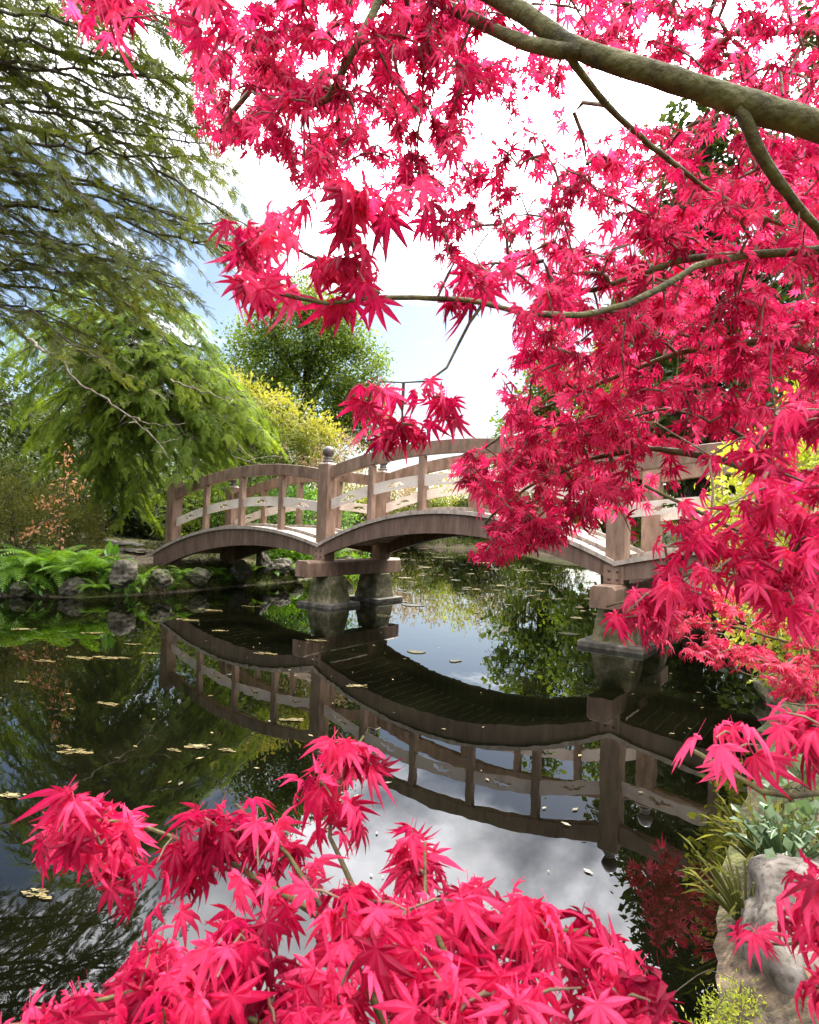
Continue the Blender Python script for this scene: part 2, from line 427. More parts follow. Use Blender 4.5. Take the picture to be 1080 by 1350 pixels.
for t_, top_, bot_, big in ((-LS, 1.985, .35, 0), (0, 2.2, .70, 1), (LM, 2.2, .70, 1), (LM + LS, 1.985, .35, 0)):
    for s_ in (0, BW):
        mb = MB()
        z1 = top_ - .03
        mb.box((t_ - PW, s_ - PW, bot_), (t_ + PW, s_ + PW, z1))
        q = .075
        v = [(t_-PW, s_-PW, z1), (t_+PW, s_-PW, z1), (t_+PW, s_+PW, z1), (t_-PW, s_+PW, z1), (t_-q, s_-q, top_), (t_+q, s_-q, top_), (t_+q, s_+q, top_), (t_-q, s_+q, top_)]
        mb.add(v, [(0,1,5,4), (1,2,6,5), (2,3,7,6), (3,0,4,7), (4,5,6,7)])
        po = mb.build('post', MAT['paint'], br, bevel=.006)
        sc_ = 1.0 if big else .8
        lathe([(r * sc_, z * sc_) for r, z in fin_prof], t_, s_, top_).build('finial', MAT['finial'], po, smooth=True)
        if big:
            sg = -1 if s_ == 0 else 1
            for dx in (-.045, .045):
                for z in (.755, .845):
                    b = lathe([(.017, 0), (.017, .006), (.011, .012)], 0, 0, 0, 10)
                    vv = b.v[0].copy(); b.v[0] = np.column_stack([t_ + dx + vv[:, 0], s_ + sg * (PW + .034 + vv[:, 2]), z + vv[:, 1]])
                    b.build('bolt', MAT['iron'], po, smooth=True)
for (t0, t1, dk, rl, pn, bm, nb) in spans:
    e0 = t0 - (.45 if t0 < -1 else 0); e1 = t1 + (.45 if t1 > LM + 1 else 0)
    for s_ in (0, BW):
        sg = -1 if s_ == 0 else 1
        a0, a1 = t0 + PW, t1 - PW
        sweep(a0, a1, rl, lambda q: rl(q) - .185, s_ - .048, s_ + .048).build('handrail', MAT['paint'], br, bevel=.008)
        cuts = [t0 + (t1 - t0) * (k + .5) / (nb + 1) for k in range(nb + 1)]
        cut_panel(a0, a1, pn, s_ - .014, s_ + .014, cuts).build('side_panel', MAT['panel'], br)
        for k in range(1, nb + 1):
            q = t0 + (t1 - t0) * k / (nb + 1)
            mb = MB(); mb.box((q - .045, s_ - .045, dk(q) - .05), (q + .045, s_ + .045, rl(q) - .188))
            mb.build('baluster', MAT['paint'], br, bevel=.004)
        u0, u1 = sorted((s_ + sg * .055, s_ + sg * .137))
        sweep(e0 + .02, e1 - .02, lambda q: dk(q) - .055, lambda q: bm(q) if e0 + .45 < q < e1 - .45 or 0 < q < LM else np.minimum(bm(q), dk(q) - .2), u0, u1).build('arch_beam', MAT['paint_dark'], br)
        u0, u1 = sorted((s_ + sg * .108, s_ + sg * .165))
        sweep(e0, e1, lambda q: dk(q), lambda q: dk(q) - .052, u0, u1).build('edge_board', MAT['plank'], br)
        u0, u1 = sorted((s_ - sg * .108, s_ - sg * .16))
        sweep(e0 + .3 * (e0 < -1), e1 - .3 * (e1 > LM + 1), lambda q: dk(q) + .05, lambda q: dk(q) + .004, u0, u1).build('kerb', MAT['plank'], br)
    mb = MB(); q = e0 + .005
    while q < e1 - .1:
        q1 = min(q + .135, e1); za, zb = dk(q), dk(q1); s0, s1 = -.106, BW + .106
        v = [(q, s0, za-.045), (q1, s0, zb-.045), (q1, s1, zb-.045), (q, s1, za-.045), (q, s0, za), (q1, s0, zb), (q1, s1, zb), (q, s1, za)]
        mb.add(v, [(0,3,2,1),(4,5,6,7),(0,1,5,4),(1,2,6,5),(2,3,7,6),(3,0,4,7)]); q += .147
    mb.build('deck', MAT['plank'], br)
for tq in (0, LM):
    # stub plates, cap beam with chamfered ends, piers
    for s_ in (0, BW):
        sg = -1 if s_ == 0 else 1
        u0, u1 = sorted((s_ + sg * (PW + .002), s_ + sg * (PW + .033)))
        mb = MB(); mb.box((tq - .11, u0, .703), (tq + .11, u1, .905)); mb.build('joint_plate', MAT['paint'], br, bevel=.004)
    mb = MB(); h = .135; c = .035
    prof = [(-h, .46), (h, .46), (h, .70 - c), (h - c, .70), (-h + c, .70), (-h, .70 - c)]
    S = (-.48, BW + .42); v = [(tq + a, s_, z) for s_ in S for a, z in prof]
    mb.add(v, [tuple(range(6)), tuple(range(11, 5, -1))] + [(k, 6 + k, 6 + (k + 1) % 6, (k + 1) % 6) for k in range(6)])
    mb.build('cap_beam', MAT['paint'], br, bevel=.006)
    for s_ in (.12, BW - .12):
        mb = MB(); a, b = .24, .18
        v = [(tq + x * r, s_ + y * r, z) for r, z in ((a, -.4), (a, .05), (b, .455)) for x, y in ((-1, -1), (1, -1), (1, 1), (-1, 1))]
        mb.add(v, [(0, 3, 2, 1), (8, 9, 10, 11)] + [(i*4+k, i*4+(k+1) % 4, (i+1)*4+(k+1) % 4, (i+1)*4+k) for i in (0, 1) for k in range(4)])
        pr = mb.build('pier', MAT['concrete'], br, bevel=.015)
        mb = MB(); mb.box((tq - .36, s_ - .34, -.5), (tq + .36, s_ + .34, .062)); mb.build('footing', MAT['footing'], pr, bevel=.015)

# ------------------------------------------------------------------ plants: kit
def rand_dirs(n, up=0.0):
    d = rng.normal(size=(n, 3)); d[:, 2] += up; return norm(d)

def curve(a, b, sag=0, n=6, wob=0.0):
    a, b = np.asarray(a, float), np.asarray(b, float)
    s = np.linspace(0, 1, n)[:, None]
    p = a + (b - a) * s
    p[:, 2] -= sag * (4 * s[:, 0] * (1 - s[:, 0]))
    if wob: p[1:-1] += rng.normal(size=(n - 2, 3)) * wob
    return p

def resample(P, step):
    P = np.asarray(P, float); seg = np.linalg.norm(np.diff(P, axis=0), axis=1); L = np.concatenate([[0], np.cumsum(seg)])
    n = max(2, int(L[-1] / step) + 1); q = np.linspace(0, L[-1], n)
    return np.stack([np.interp(q, L, P[:, k]) for k in range(P.shape[1])], 1)

# leaf templates (y along the leaf, z its upper side)
def t_leaf(w=.45):
    v = np.array([(0, 0, 0), (w*.5, .45, .06), (0, .45, -.02), (-w*.5, .45, .06), (0, 1, -.08)])
    return v, np.array([(0, 1, 2), (0, 2, 3), (1, 4, 2), (2, 4, 3)])
def t_tuft(k=7, L=1.0, w=.10, spread=1.0):
    """a tuft of needles from one point"""
    v = []; f = []
    r = np.random.default_rng(k)
    for i in range(k):
        d = norm(np.array([r.normal() * spread, 1.0, r.normal() * spread * .8])) * L * r.uniform(.7, 1.1)
        s = norm(np.cross(d, r.normal(size=3))) * w * .5
        b = len(v); v += [tuple(s), tuple(-s), tuple(d)]; f.append((b, b + 1, b + 2))
    return np.array(v), np.array(f)
def t_spray(pairs=9, w=.05, ang=.9, droop=.25, sub=3, seed=1):
    """a flat drooping frond of soft needles, length 1"""
    v = []; f = []; r = np.random.default_rng(seed)
    for i in range(pairs):
        y = .06 + .9 * i / pairs
        for sg in (-1, 1):
            L = .42 * (1 - .75 * y) * r.uniform(.8, 1.2)
            for k in range(sub):
                a = ang * r.uniform(.6, 1.2); st = L * k / sub * .7
                bx = sg * math.sin(a) * st; by = y + math.cos(a) * st
                l2 = L / sub * 1.8
                tx = bx + sg * math.sin(a * r.uniform(.4, 1.5)) * l2; ty = by + math.cos(a) * l2
                nxy = norm(np.array([-(ty - by), tx - bx, 0])) * w * .5
                z0 = -droop * (by ** 2 + bx ** 2 * 1.2); z1 = -droop * (ty ** 2 + tx ** 2 * 1.2) + r.normal() * .03
                b = len(v); v += [(bx + nxy[0], by + nxy[1], z0), (bx - nxy[0], by - nxy[1], z0), (tx, ty, z1)]; f.append((b, b + 1, b + 2))
    return np.array(v), np.array(f)
def t_maple(seed=0, droop=.55, fold=.05):
    r = np.random.default_rng(seed)
    angs = np.radians((np.array([-118, -78, -39, 0, 39, 78, 118]) + r.normal(size=7) * 6) * r.uniform(.72, 1.05))
    lens = np.array([.40, .70, .92, 1.0, .92, .70, .40]) * r.uniform(.82, 1.12, 7); tint_d = {}
    V = [(0, 0, 0)]; Fc = []
    def P(rad, a, lat=0, up=0):
        x = math.sin(a) * rad + math.cos(a) * lat; y = math.cos(a) * rad - math.sin(a) * lat
        return (x, y, up - droop * (x * x + y * y) * (1 + .25 * r.normal() * .3))
    nn = []
    for i in range(8):
        if i == 0: a, rad = angs[0] - .35, .13
        elif i == 7: a, rad = angs[-1] + .35, .13
        else: a, rad = (angs[i-1] + angs[i]) / 2, .25 * min(lens[i-1], lens[i]) / .8
        V.append(P(rad, a, 0, -fold * .4)); nn.append(len(V) - 1)
    for i in range(7):
        a, L = angs[i] , lens[i]; w = .105 * (L ** .6)
        bend = r.normal() * .05
        m1 = len(V); V.append(P(L * .38, a, 0, fold)); m2 = len(V); V.append(P(L * .68, a + bend * .5, 0, fold * .7)); tint_d[m1] = .14; tint_d[m2] = .10
        l1 = len(V); V.append(P(L * .42, a, w, 0)); l2 = len(V); V.append(P(L * .70, a + bend * .5, w * .62, 0))
        r1 = len(V); V.append(P(L * .42, a, -w, 0)); r2 = len(V); V.append(P(L * .70, a + bend * .5, -w * .62, 0))
        tp = len(V); V.append(P(L, a + bend, 0, 0)); tint_d.update({l1: -.06, l2: -.05, r1: -.06, r2: -.05, tp: -.12})
        n0, n1 = nn[i], nn[i + 1]
        Fc += [(0, n0, m1), (n0, r1, m1), (0, m1, n1), (m1, l1, n1), (m1, r1, r2), (m1, r2, m2), (m1, m2, l2), (m1, l2, l1), (m2, r2, tp), (m2, tp, l2)]
    tint_d[0] = .2
    return np.array(V), np.array(Fc), np.array([tint_d.get(i, 0) for i in range(len(V))])
MAPLE = [t_maple(s, dr, fo) for s, (dr, fo) in enumerate([(.25, .05), (.6, .08), (.9, .08), (.45, .04), (1.25, .10), (.75, .06), (1.0, .05), (.35, .09), (.7, .1), (1.1, .07), (.5, .06), (.15, .05)])]
LEAF = t_leaf(.45); ROUND = t_leaf(.75); NARROW = t_leaf(.22)
TUFTS = [t_tuft(k) for k in (6, 7, 8)]
SPRAYS = [t_spray(9, .05, .9, .3, 3, s) for s in range(4)]

def scatter_mix(mb, temps, pos, R, sc, tint):
    k = rng.integers(0, len(temps), len(pos))
    for i, tm in enumerate(temps):
        q = k == i
        mb.scatter(tm[0], tm[1], pos[q], R[q], sc[q], tint[q], tm[2] if len(tm) > 2 else None)

def blob_points(blobs, n):
    """points in the outer layers of lumpy ellipsoids; returns pos, outward"""
    vol = np.array([b[3] * b[4] * b[5] for b in blobs]) ** (2 / 3); vol /= vol.sum()
    P, D = [], []
    for b, k in zip(blobs, rng.multinomial(n, vol)):
        d = rand_dirs(k); r = 1 - rng.random(k) ** 1.6 * .55
        f = 1 + .13 * np.sin(d @ np.array([5.1, 2.3, 3.7]) + b[0] * 3) + .10 * np.sin(d @ np.array([-4.2, 6.1, 5.3]) + b[1] * 2) + .07 * np.sin(d @ np.array([9.2, -7.1, 8.3]) + b[2])
        P.append(np.array(b[:3]) + d * (r * f)[:, None] * np.array(b[3:6])); D.append(d)
    return np.concatenate(P), np.concatenate(D)

def foliage(mb, blobs, n_cl, per, cl_r, leaf, temps, tint_fn=None, droop=0.0, gap=.0):
    """leaf clusters spread through lumpy volumes"""
    P, D = blob_points(blobs, n_cl)
    if gap:
        g = np.sin(P @ np.array([1.9, .7, 1.3]) / gap) + np.sin(P @ np.array([-.8, 1.7, 2.1]) / gap + 2) + np.sin(P @ np.array([2.3, -1.1, .9]) / gap * 1.7 + 4)
        q = g > -1.05; P, D = P[q], D[q]
    n = len(P)
    off = rng.normal(size=(n, per, 3)) * cl_r
    pos = (P[:, None] + off).reshape(-1, 3)
    out = np.repeat(D, per, 0) + rng.normal(size=(n * per, 3)) * .6 + np.array([0, 0, -droop])
    up = np.repeat(D, per, 0) * .5 + rng.normal(size=(n * per, 3)) * .5 + np.array([0, 0, .9])
    base = np.repeat(np.clip(rng.normal(.48, .17, n) + .2 * np.sin(P @ np.array([2.1, 1.3, 2.6]) + 1) * np.sin(P @ np.array([-1.4, 2.2, 1.9])), 0, 1), per)
    ti = np.clip(base + rng.normal(0, .14, n * per), 0, 1)
    if tint_fn: ti = np.clip(tint_fn(pos, ti), 0, 1)
    scatter_mix(mb, temps, pos, frames(out, up), leaf * rng.uniform(.65, 1.3, n * per), ti)

def limbs(mb, base, blobs, r0, fork=.45, sides=7):
    """tapered trunk with a limb to every lump of the crown"""
    base = np.array(base, float); c = np.mean([b[:3] for b in blobs], 0); top = max(b[2] for b in blobs)
    tip = np.array([c[0], c[1], top])
    P = curve(base, tip, 0, 8, r0 * .5)
    mb.tube(P, np.linspace(r0, r0 * .25, 8) * np.array([1.35] + [1] * 7), sides + 2)
    for b in blobs:
        for k in range(2):
            e = np.array(b[:3]) + rng.normal(size=3) * np.array(b[3:6]) * .4
            h = min(.92, max(fork, (e[2] - base[2]) / (tip[2] - base[2] + 1e-6) - .25)) ; s = base + (tip - base) * h
            mb.tube(curve(s, e, -.1 * np.linalg.norm(e - s), 6, r0 * .3), np.linspace(r0 * .42, r0 * .06, 6), sides)

def leafy(name, label, cat, base, blobs, r0, mat, n_cl, per, cl_r, leaf, temps=(LEAF,), group=None, bark='bark', tint_fn=None, droop=.2, gap=0.0, stems=None, fname='crown', sname='trunk', fork=.45):
    """a tree or shrub: trunk with limbs, and a crown of leaf clusters. Coordinates relative to base"""
    th = thing(name, label, cat, base, 0, group)
    mb = MB()
    if stems is None: limbs(mb, (0, 0, -.3), blobs, r0, fork)
    else:
        for k in range(stems):
            b = blobs[k % len(blobs)]
            e = np.array(b[:3]) + rng.normal(size=3) * np.array(b[3:6]) * .55
            s = np.array([rng.normal() * .12, rng.normal() * .12, -.1])
            mb.tube(curve(s, e, -.08, 7, r0 * 1.2), np.linspace(r0, r0 * .25, 7), 5)
    mb.build(sname, MAT[bark], th, smooth=True)
    fm = MB(); foliage(fm, blobs, n_cl, per, cl_r, leaf, list(temps), tint_fn, droop, gap)
    fm.build(fname, mat, th)
    return th

# ------------------------------------------------------------------ conifers
def conifer(name, label, cat, base, trunk, r0, limb_list, mat, spray, temps, step=.2, sec=1.0, ang=55, droop=.35, tert=.13, fade=.5, group=None, bark='bark', tint_fn=None, bare=.0):
    """trunk = world polyline; limb_list = [(polyline world, radius)]; side branches carry flat sprays"""
    base = np.array(base, float)
    th = thing(name, label, cat, base, 0, group)
    mb = MB(); mb.tube(resample(trunk, .5) - base, np.linspace(r0, r0 * .35, len(resample(trunk, .5))), 10)
    mb.build('trunk', MAT[bark], th, smooth=True)
    bm_, fm = MB(), MB()
    POS, DIR, SZ, TI = [], [], [], []
    for L, r in limb_list:
        P = resample(L, step); n = len(P)
        Q = P + rng.normal(size=P.shape) * .025
        bm_.tube(Q - base, np.linspace(r, r * .18, n), 6)
        T = norm(np.gradient(P, axis=0))
        lt = rng.normal(.5, .16)
        for i in range(1, n):
            s = i / (n - 1)
            if s < bare: continue
            for sg in (-1, 1):
                if rng.random() < .12: continue
                a = math.radians(ang * rng.uniform(.65, 1.2)) * sg
                t_ = T[i]; h = np.array([t_[0] * math.cos(a) - t_[1] * math.sin(a), t_[0] * math.sin(a) + t_[1] * math.cos(a), t_[2] * .6 + rng.normal() * .12])
                ln = sec * (1 - fade * s) * rng.uniform(.55, 1.15) * min(1, .35 + 3 * (s - bare))
                e = Q[i] + norm(h) * ln - np.array([0, 0, droop * ln * rng.uniform(.5, 1.4)])
                C = curve(Q[i], e, -.10 * ln, 5, .02)
                bm_.tube(C - base, np.linspace(r * .3 * (1 - .6 * s) + .003, .003, 5), 4, False)
                C2 = resample(C, tert); t2 = norm(np.gradient(C2, axis=0))
                for k in range(1, len(C2)):
                    for s2 in (-1, 1):
                        b = math.radians(50 * rng.uniform(.4, 1.3)) * s2
                        u = t2[k]
                        d = np.array([u[0] * math.cos(b) - u[1] * math.sin(b), u[0] * math.sin(b) + u[1] * math.cos(b), u[2] * .7 - .15 + rng.normal() * .15])
                        POS.append(C2[k]); DIR.append(d); SZ.append(spray * rng.uniform(.6, 1.2) * (1 - .35 * k / len(C2))); TI.append(lt + rng.normal() * .13)
                POS.append(C2[-1]); DIR.append(t2[-1]); SZ.append(spray); TI.append(lt)
        POS.append(P[-1]); DIR.append(T[-1]); SZ.append(spray * 1.2); TI.append(lt)
    POS, DIR, SZ, TI = np.array(POS), np.array(DIR), np.array(SZ), np.clip(np.array(TI), 0, 1)
    if tint_fn: TI = np.clip(tint_fn(POS, TI), 0, 1)
    up = np.array([0, 0, 1.]) + rng.normal(size=POS.shape) * .3
    scatter_mix(fm, temps, POS - base, frames(DIR, up), SZ, TI)
    bm_.build('branches', MAT[bark], th, smooth=True)
    fm.build('crown', mat, th)
    return th

CEDAR_T = [t_spray(9, .055, .85, .05, 2, s) for s in (11, 12, 13)]
def cam_line(*p): return np.array([at(*q) for q in p])

cb = np.array([-8.6, 9.3, gz(-8.6, 9.3) - .1])
ctrunk = np.array([cb, cb + (0, 0, 3), cb + (.1, -.1, 7), cb + (.2, 0, 12)])
def from_trunk(tr, L, rise):
    z = L[0][2] + rise; i = np.interp(z, tr[:, 2], np.arange(len(tr)))
    p = np.array([np.interp(i, np.arange(len(tr)), tr[:, k]) for k in range(3)])
    return np.concatenate([[p], L])
cl_ = []
for L, r in (([(-60, 30, 8), (0, 50, 7.8), (80, 72, 7.6), (170, 98, 7.4), (278, 102, 7.2)], .055),
             ([(-60, 40, 7.4), (0, 78, 7.2), (90, 150, 7), (180, 200, 6.8), (300, 285, 6.6)], .06),
             ([(-60, 120, 7), (50, 148, 6.8), (150, 170, 6.7), (270, 190, 6.6)], .04),
             ([(-60, 170, 8), (0, 215, 7.7), (100, 270, 7.4), (200, 305, 7.1), (310, 330, 6.9)], .055),
             ([(-60, 255, 7.3), (0, 275, 7.1), (70, 320, 6.9), (150, 345, 6.7), (225, 372, 6.6)], .045),
             ([(-60, -30, 8), (60, -20, 7.6), (150, 15, 7.4), (255, 60, 7.2)], .05),
             ([(-60, -90, 7.4), (60, -90, 7), (150, -60, 6.8), (250, -30, 6.6)], .05),
             ([(-60, 340, 8), (40, 345, 7.6), (110, 365, 7.4), (170, 400, 7.2)], .04),
             ([(-60, 90, 9), (60, 110, 9), (160, 150, 8.8), (245, 215, 8.6)], .05),
             ([(-60, 200, 9.4), (60, 220, 9.4), (150, 250, 9.2), (265, 300, 9)], .05),
             ([(-60, -10, 9.4), (70, 20, 9.4), (170, 50, 9.2), (240, 120, 9)], .05),
             ([(-60, 300, 9.2), (40, 310, 9.2), (130, 330, 9), (200, 345, 8.9)], .045),
             ([(-60, 400, 7.4), (20, 400, 7.2), (80, 420, 7.1), (120, 460, 7)], .035),
             ([(-60, 150, 6.4), (20, 190, 6.2), (90, 240, 6.1), (150, 300, 6.0)], .035)):
    cl_.append((from_trunk(ctrunk, cam_line(*L), -.4), r))
for k in range(26):
    y0 = -120 + k * 20.5; d = rng.uniform(6.3, 10.5); ye = y0 + rng.uniform(15, 110); xe = float(np.interp(ye, (-100, 100, 290, 340, 400, 500), (250, 275, 305, 290, 190, 120))) * rng.uniform(.72, 1.0)
    cl_.append((from_trunk(ctrunk, cam_line((-60, y0, d + .4), (.3 * xe, y0 + (ye - y0) * .25, d + .2), (.7 * xe, y0 + (ye - y0) * .65, d), (xe, ye, d - .2)), -.3), .045))
for k in range(7):
    z = 3.5 + k * 1.2; a = math.radians(100 + k * 57)
    p = cb + np.array([0, 0, z]); cl_.append((curve(p, p + np.array([math.cos(a) * 3.2, math.sin(a) * 3.2, .3]), -.3, 6), .05))
conifer('cedar_tree', 'tall airy cedar reaching over the pond with thin drooping needle branches', 'tree', cb, ctrunk, .30, cl_, MAT['cedar'], .21, CEDAR_T,
        step=.25, sec=.95, ang=52, droop=.28, tert=.13, fade=.4, bare=.16)

hb = np.array([-6.9, 13.6, gz(-6.9, 13.6) - .1])
htr = np.array([hb, hb + (.1, 0, 1.6), hb + (-.3, .1, 3.4), hb + (.2, 0, 5.2)])
hl = []
for (ex, ey, d, rise) in ((330, 535, 12.2, .9), (345, 570, 12.8, 1.1), (300, 500, 13.2, .9), (268, 452, 13.4, .7), (240, 410, 13.6, .5), (200, 385, 13.2, .4), (150, 372, 13.0, .3), (95, 380, 13.2, .3),
                    (258, 612, 11.6, 1.5), (175, 650, 12.6, 1.4), (190, 620, 12.0, 1.2), (165, 560, 12.0, 1.0), (60, 560, 12.4, 1.3), (20, 470, 12.6, .9), (100, 430, 12.4, .6), (290, 610, 12.6, 1.4), (220, 520, 11.9, 1.0),
                    (180, 460, 12.0, .7), (130, 500, 12.0, .8), (250, 580, 11.8, 1.2), (305, 590, 12.9, 1.2), (40, 520, 13.4, 1.0), (215, 455, 12.4, .7), (20, 430, 13.6, .6), (160, 655, 12.4, 1.6), (140, 650, 12.8, 1.3), (160, 640, 12.6, 1.2), (120, 600, 12.4, 1.1), (170, 520, 11.8, .8), (190, 590, 12.2, 1.0), (215, 585, 12.2, 1.2), (80, 600, 12.8, 1.2), (145, 590, 12.0, 1.1), (110, 545, 12.0, .9), (180, 425, 13, .5), (225, 480, 12.4, .7), (265, 510, 12.4, .9), (60, 440, 13, .7), (285, 555, 12.2, 1.1), (190, 570, 12.6, 1.0), (250, 540, 12.6, 1.0), (310, 560, 12.4, 1.1), (90, 480, 12.4, .8), (140, 440, 12.6, .6)):
    e = at(ex, ey, d); z = min(e[2] + rise, htr[-1][2])
    i = np.interp(z, htr[:, 2], np.arange(4)); s = np.array([np.interp(i, np.arange(4), htr[:, k]) for k in range(3)])
    L = curve(s, e, -.22 * np.linalg.norm(e - s) * .8, 7, .06); hl.append((L, .05))
HEM = [t_spray(15, .030, .8, .24, 4, s) for s in range(4)]
hem = conifer('hemlock_tree', 'spreading soft green conifer drooping over the left end of the bridge', 'tree', hb, htr, .16, hl, MAT['hemlock'], .31, HEM,
        step=.17, sec=.95, ang=60, droop=.20, tert=.12, fade=.35, bare=.2)

for L, r in (([(30, 440, 12.2), (60, 464, 11.7), (80, 468, 11.4), (95, 498, 11.3), (130, 521, 11.2), (165, 545, 11.1), (200, 572, 11.1), (222, 604, 11.1)], .035), ([(165, 545, 11.1), (185, 555, 11.0), (215, 562, 11.0)], .016),
             ([(225, 500, 11.9), (255, 512, 11.6), (285, 522, 11.5), (318, 528, 11.5)], .02), ([(268, 545, 12.4), (292, 562, 12.2), (318, 590, 12.1), (332, 606, 12.1), (352, 602, 12.2)], .022), ([(292, 562, 12.2), (300, 585, 12.1), (312, 604, 12.1), (345, 612, 12.2)], .015),
             ([(60, 464, 11.7), (72, 450, 11.5), (100, 452, 11.3)], .014)):
    P = resample(cam_line(*L), .12); P[1:-1] += rng.normal(size=P[1:-1].shape) * .018
    mb = MB(); mb.tube(P - hb, np.linspace(r, r * .3, len(P)), 7)
    for q in P[2::2]: mb.tube(curve(q, q + rng.normal(size=3) * (.22, .15, .14), 0, 4, .015) - hb, np.linspace(r * .3, .003, 4), 4)
    mb.build('bare_branch', MAT['bark_pale'], hem, smooth=True)

# ------------------------------------------------------------------ trees and shrubs behind the bridge
def W_(px, py, d): return at(px, py, d)
def rel(base, lst): return [tuple(np.array(at(px, py, d)) - np.array(base)) + (rx, ry, rz) for (px, py, d, rx, ry, rz) in lst]

b = (-4.9, 28.5, gz(-4.9, 28.5))
leafy('evergreen_tree', 'rounded mid-green evergreen standing behind the bridge against the sky', 'tree', b,
      rel(b, [(400, 440, 28, 2.3, 2.1, 1.9), (345, 475, 28, 1.9, 1.8, 1.7), (465, 490, 28, 1.7, 1.6, 1.6), (400, 540, 28, 2.4, 2, 2), (475, 550, 28.4, 1.3, 1.3, 1.5), (330, 550, 28, 1.6, 1.5, 1.6), (440, 430, 28, 1.5, 1.4, 1.2), (380, 600, 28.5, 2.2, 2, 2), (400, 395, 28, .9, .9, 1.1)]),
      .3, MAT['evergreen'], 2600, 30, .24, .15, (ROUND, LEAF), droop=.3, gap=.75, bark='bark')
def ytint(z0, z1):
    return lambda p, ti: ti * .5 + .75 * np.clip((p[:, 2] - z0) / (z1 - z0), 0, 1) - .15
b = (-4.3, 16.2, gz(-4.3, 16.2))
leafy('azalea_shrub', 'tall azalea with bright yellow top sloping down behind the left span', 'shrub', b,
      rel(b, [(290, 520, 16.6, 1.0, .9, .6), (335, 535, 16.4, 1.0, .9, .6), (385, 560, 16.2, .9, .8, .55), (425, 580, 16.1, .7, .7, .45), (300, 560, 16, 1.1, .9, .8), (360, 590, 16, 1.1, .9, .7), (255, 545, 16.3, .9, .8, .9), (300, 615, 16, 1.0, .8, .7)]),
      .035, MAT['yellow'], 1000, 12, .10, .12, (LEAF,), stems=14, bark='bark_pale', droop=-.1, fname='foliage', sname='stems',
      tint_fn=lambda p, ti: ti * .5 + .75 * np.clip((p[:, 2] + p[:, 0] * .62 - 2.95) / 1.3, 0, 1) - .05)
b = (-2.3, 17.6, gz(-2.3, 17.6))
leafy('budding_shrub', 'pinkish budding shrub of fine bare twigs behind the finial of the left post', 'shrub', b,
      rel(b, [(430, 590, 17.6, .9, .8, .6), (465, 605, 17.6, .6, .7, .55), (400, 605, 17.4, .8, .7, .6), (440, 630, 17.4, .9, .7, .6)]),
      .02, MAT['bud'], 480, 8, .10, .075, (LEAF,), stems=30, bark='bark_pale', droop=-.3, fname='foliage', sname='stems')
for (px, d, h, r, lab) in ((275, 14.6, 1.7, 1.1, 'dark glossy rhododendron seen between the left balusters'), (350, 15.2, 1.75, 1.2, 'leafy green shrub seen between the middle balusters of the left span'),
                           (405, 15.8, 1.8, 1.1, 'leafy green shrub just behind the tall post with the round finial')):
    x = (px - 540) / F * d; b = (x, d, gz(x, d))
    leafy('rhododendron_shrub', lab, 'shrub', b, [(0, 0, h * .6, r, r * .8, h * .5), (r * .6, .1, h * .45, r * .7, r * .6, h * .4), (-r * .6, 0, h * .5, r * .7, r * .6, h * .45)],
          .025, MAT['hosta'] if px > 300 else MAT['evergreen'], 260, 9, .10, .13, (LEAF,), stems=8, fname='foliage', sname='stems', droop=0, group='green shrubs behind the left span')
for k, (px, d, h, r) in enumerate(((455, 15.6, .75, .7), (500, 18.5, .9, .9), (425, 14.4, .5, .5))):
    x = (px - 540) / F * d; b = (x, d, gz(x, d))
    if b[2] < 0: x -= .9; b = (x, d, gz(x, d))
    leafy('bank_plant', ['bright green leafy clump behind the left pier on the bank', 'bright green bushy clump farther along the bank right of the left pier', 'small bright green clump low on the bank left of the left pier'][k], 'plant', b,
          [(0, 0, h * .5, r, r * .7, h * .5), (.4, .1, h * .4, r * .6, r * .6, h * .4)], .012, MAT['fern'], 200, 8, .08, .12, (LEAF, NARROW), stems=7, fname='foliage', sname='stems', droop=-.3)

# left bank: dark trees behind, olive shrub, beech sapling
for k, (px, d, zt, r, n_) in enumerate(((10, 19, 6.3, 1.9, 700), (120, 21, 6.2, 2.0, 700), (215, 23, 6.0, 2.2, 700), (-70, 17, 7, 2.2, 500))):
    x = (px - 540) / F * d; g = gz(x, d); b = (x, d, g)
    leafy('holly_tree', ['dark leafy tree at the left edge with sky glinting through its crown', 'dark leafy tree with a bare lower trunk behind the soft conifer', 'dark leafy tree farther back between the soft conifer and the azalea', 'dark leafy tree beyond the left edge of the bank'][k], 'tree', b,
          [(0, 0, zt - r - g, r, r, r * .9), (r * .7, .2, zt - r * 1.6 - g, r * .8, r * .8, r * .8), (-r * .7, 0, zt - r * 1.5 - g, r * .8, r * .8, r * .8), (0, -.3, zt - r * 2.1 - g, r * 1.0, r * .8, r * .7), (r * .4, -.2, 1.6, r * .8, r * .7, .8), (-r * .5, .2, 1.5, r * .8, r * .6, .7)],
          .17, MAT['dark_green'], n_, 14, .17, .17, (LEAF, ROUND), droop=.3, gap=.7, group='dark trees on the left bank')
for k, (px, d, h, r) in enumerate(((20, 10.9, 1.75, 1.0), (85, 11.6, 1.15, .75), (-60, 10.6, 1.7, 1.0))):
    x = (px - 540) / F * d; b = (x, d, gz(x, d))
    leafy('heath_shrub', ['large fine-leaved olive shrub at the left edge of the bank', 'lower fine-leaved olive shrub beside the stepping stones', 'fine-leaved olive shrub beyond the left edge of the bank'][k], 'shrub', b,
          [(0, 0, h * .55, r, r * .8, h * .5), (r * .5, -.1, h * .4, r * .7, r * .7, h * .4), (-r * .5, .1, h * .5, r * .7, r * .7, h * .45)], .014, MAT['olive'], 900, 12, .07, .055, (NARROW, LEAF), stems=24, fname='foliage', sname='stems', droop=-.5)
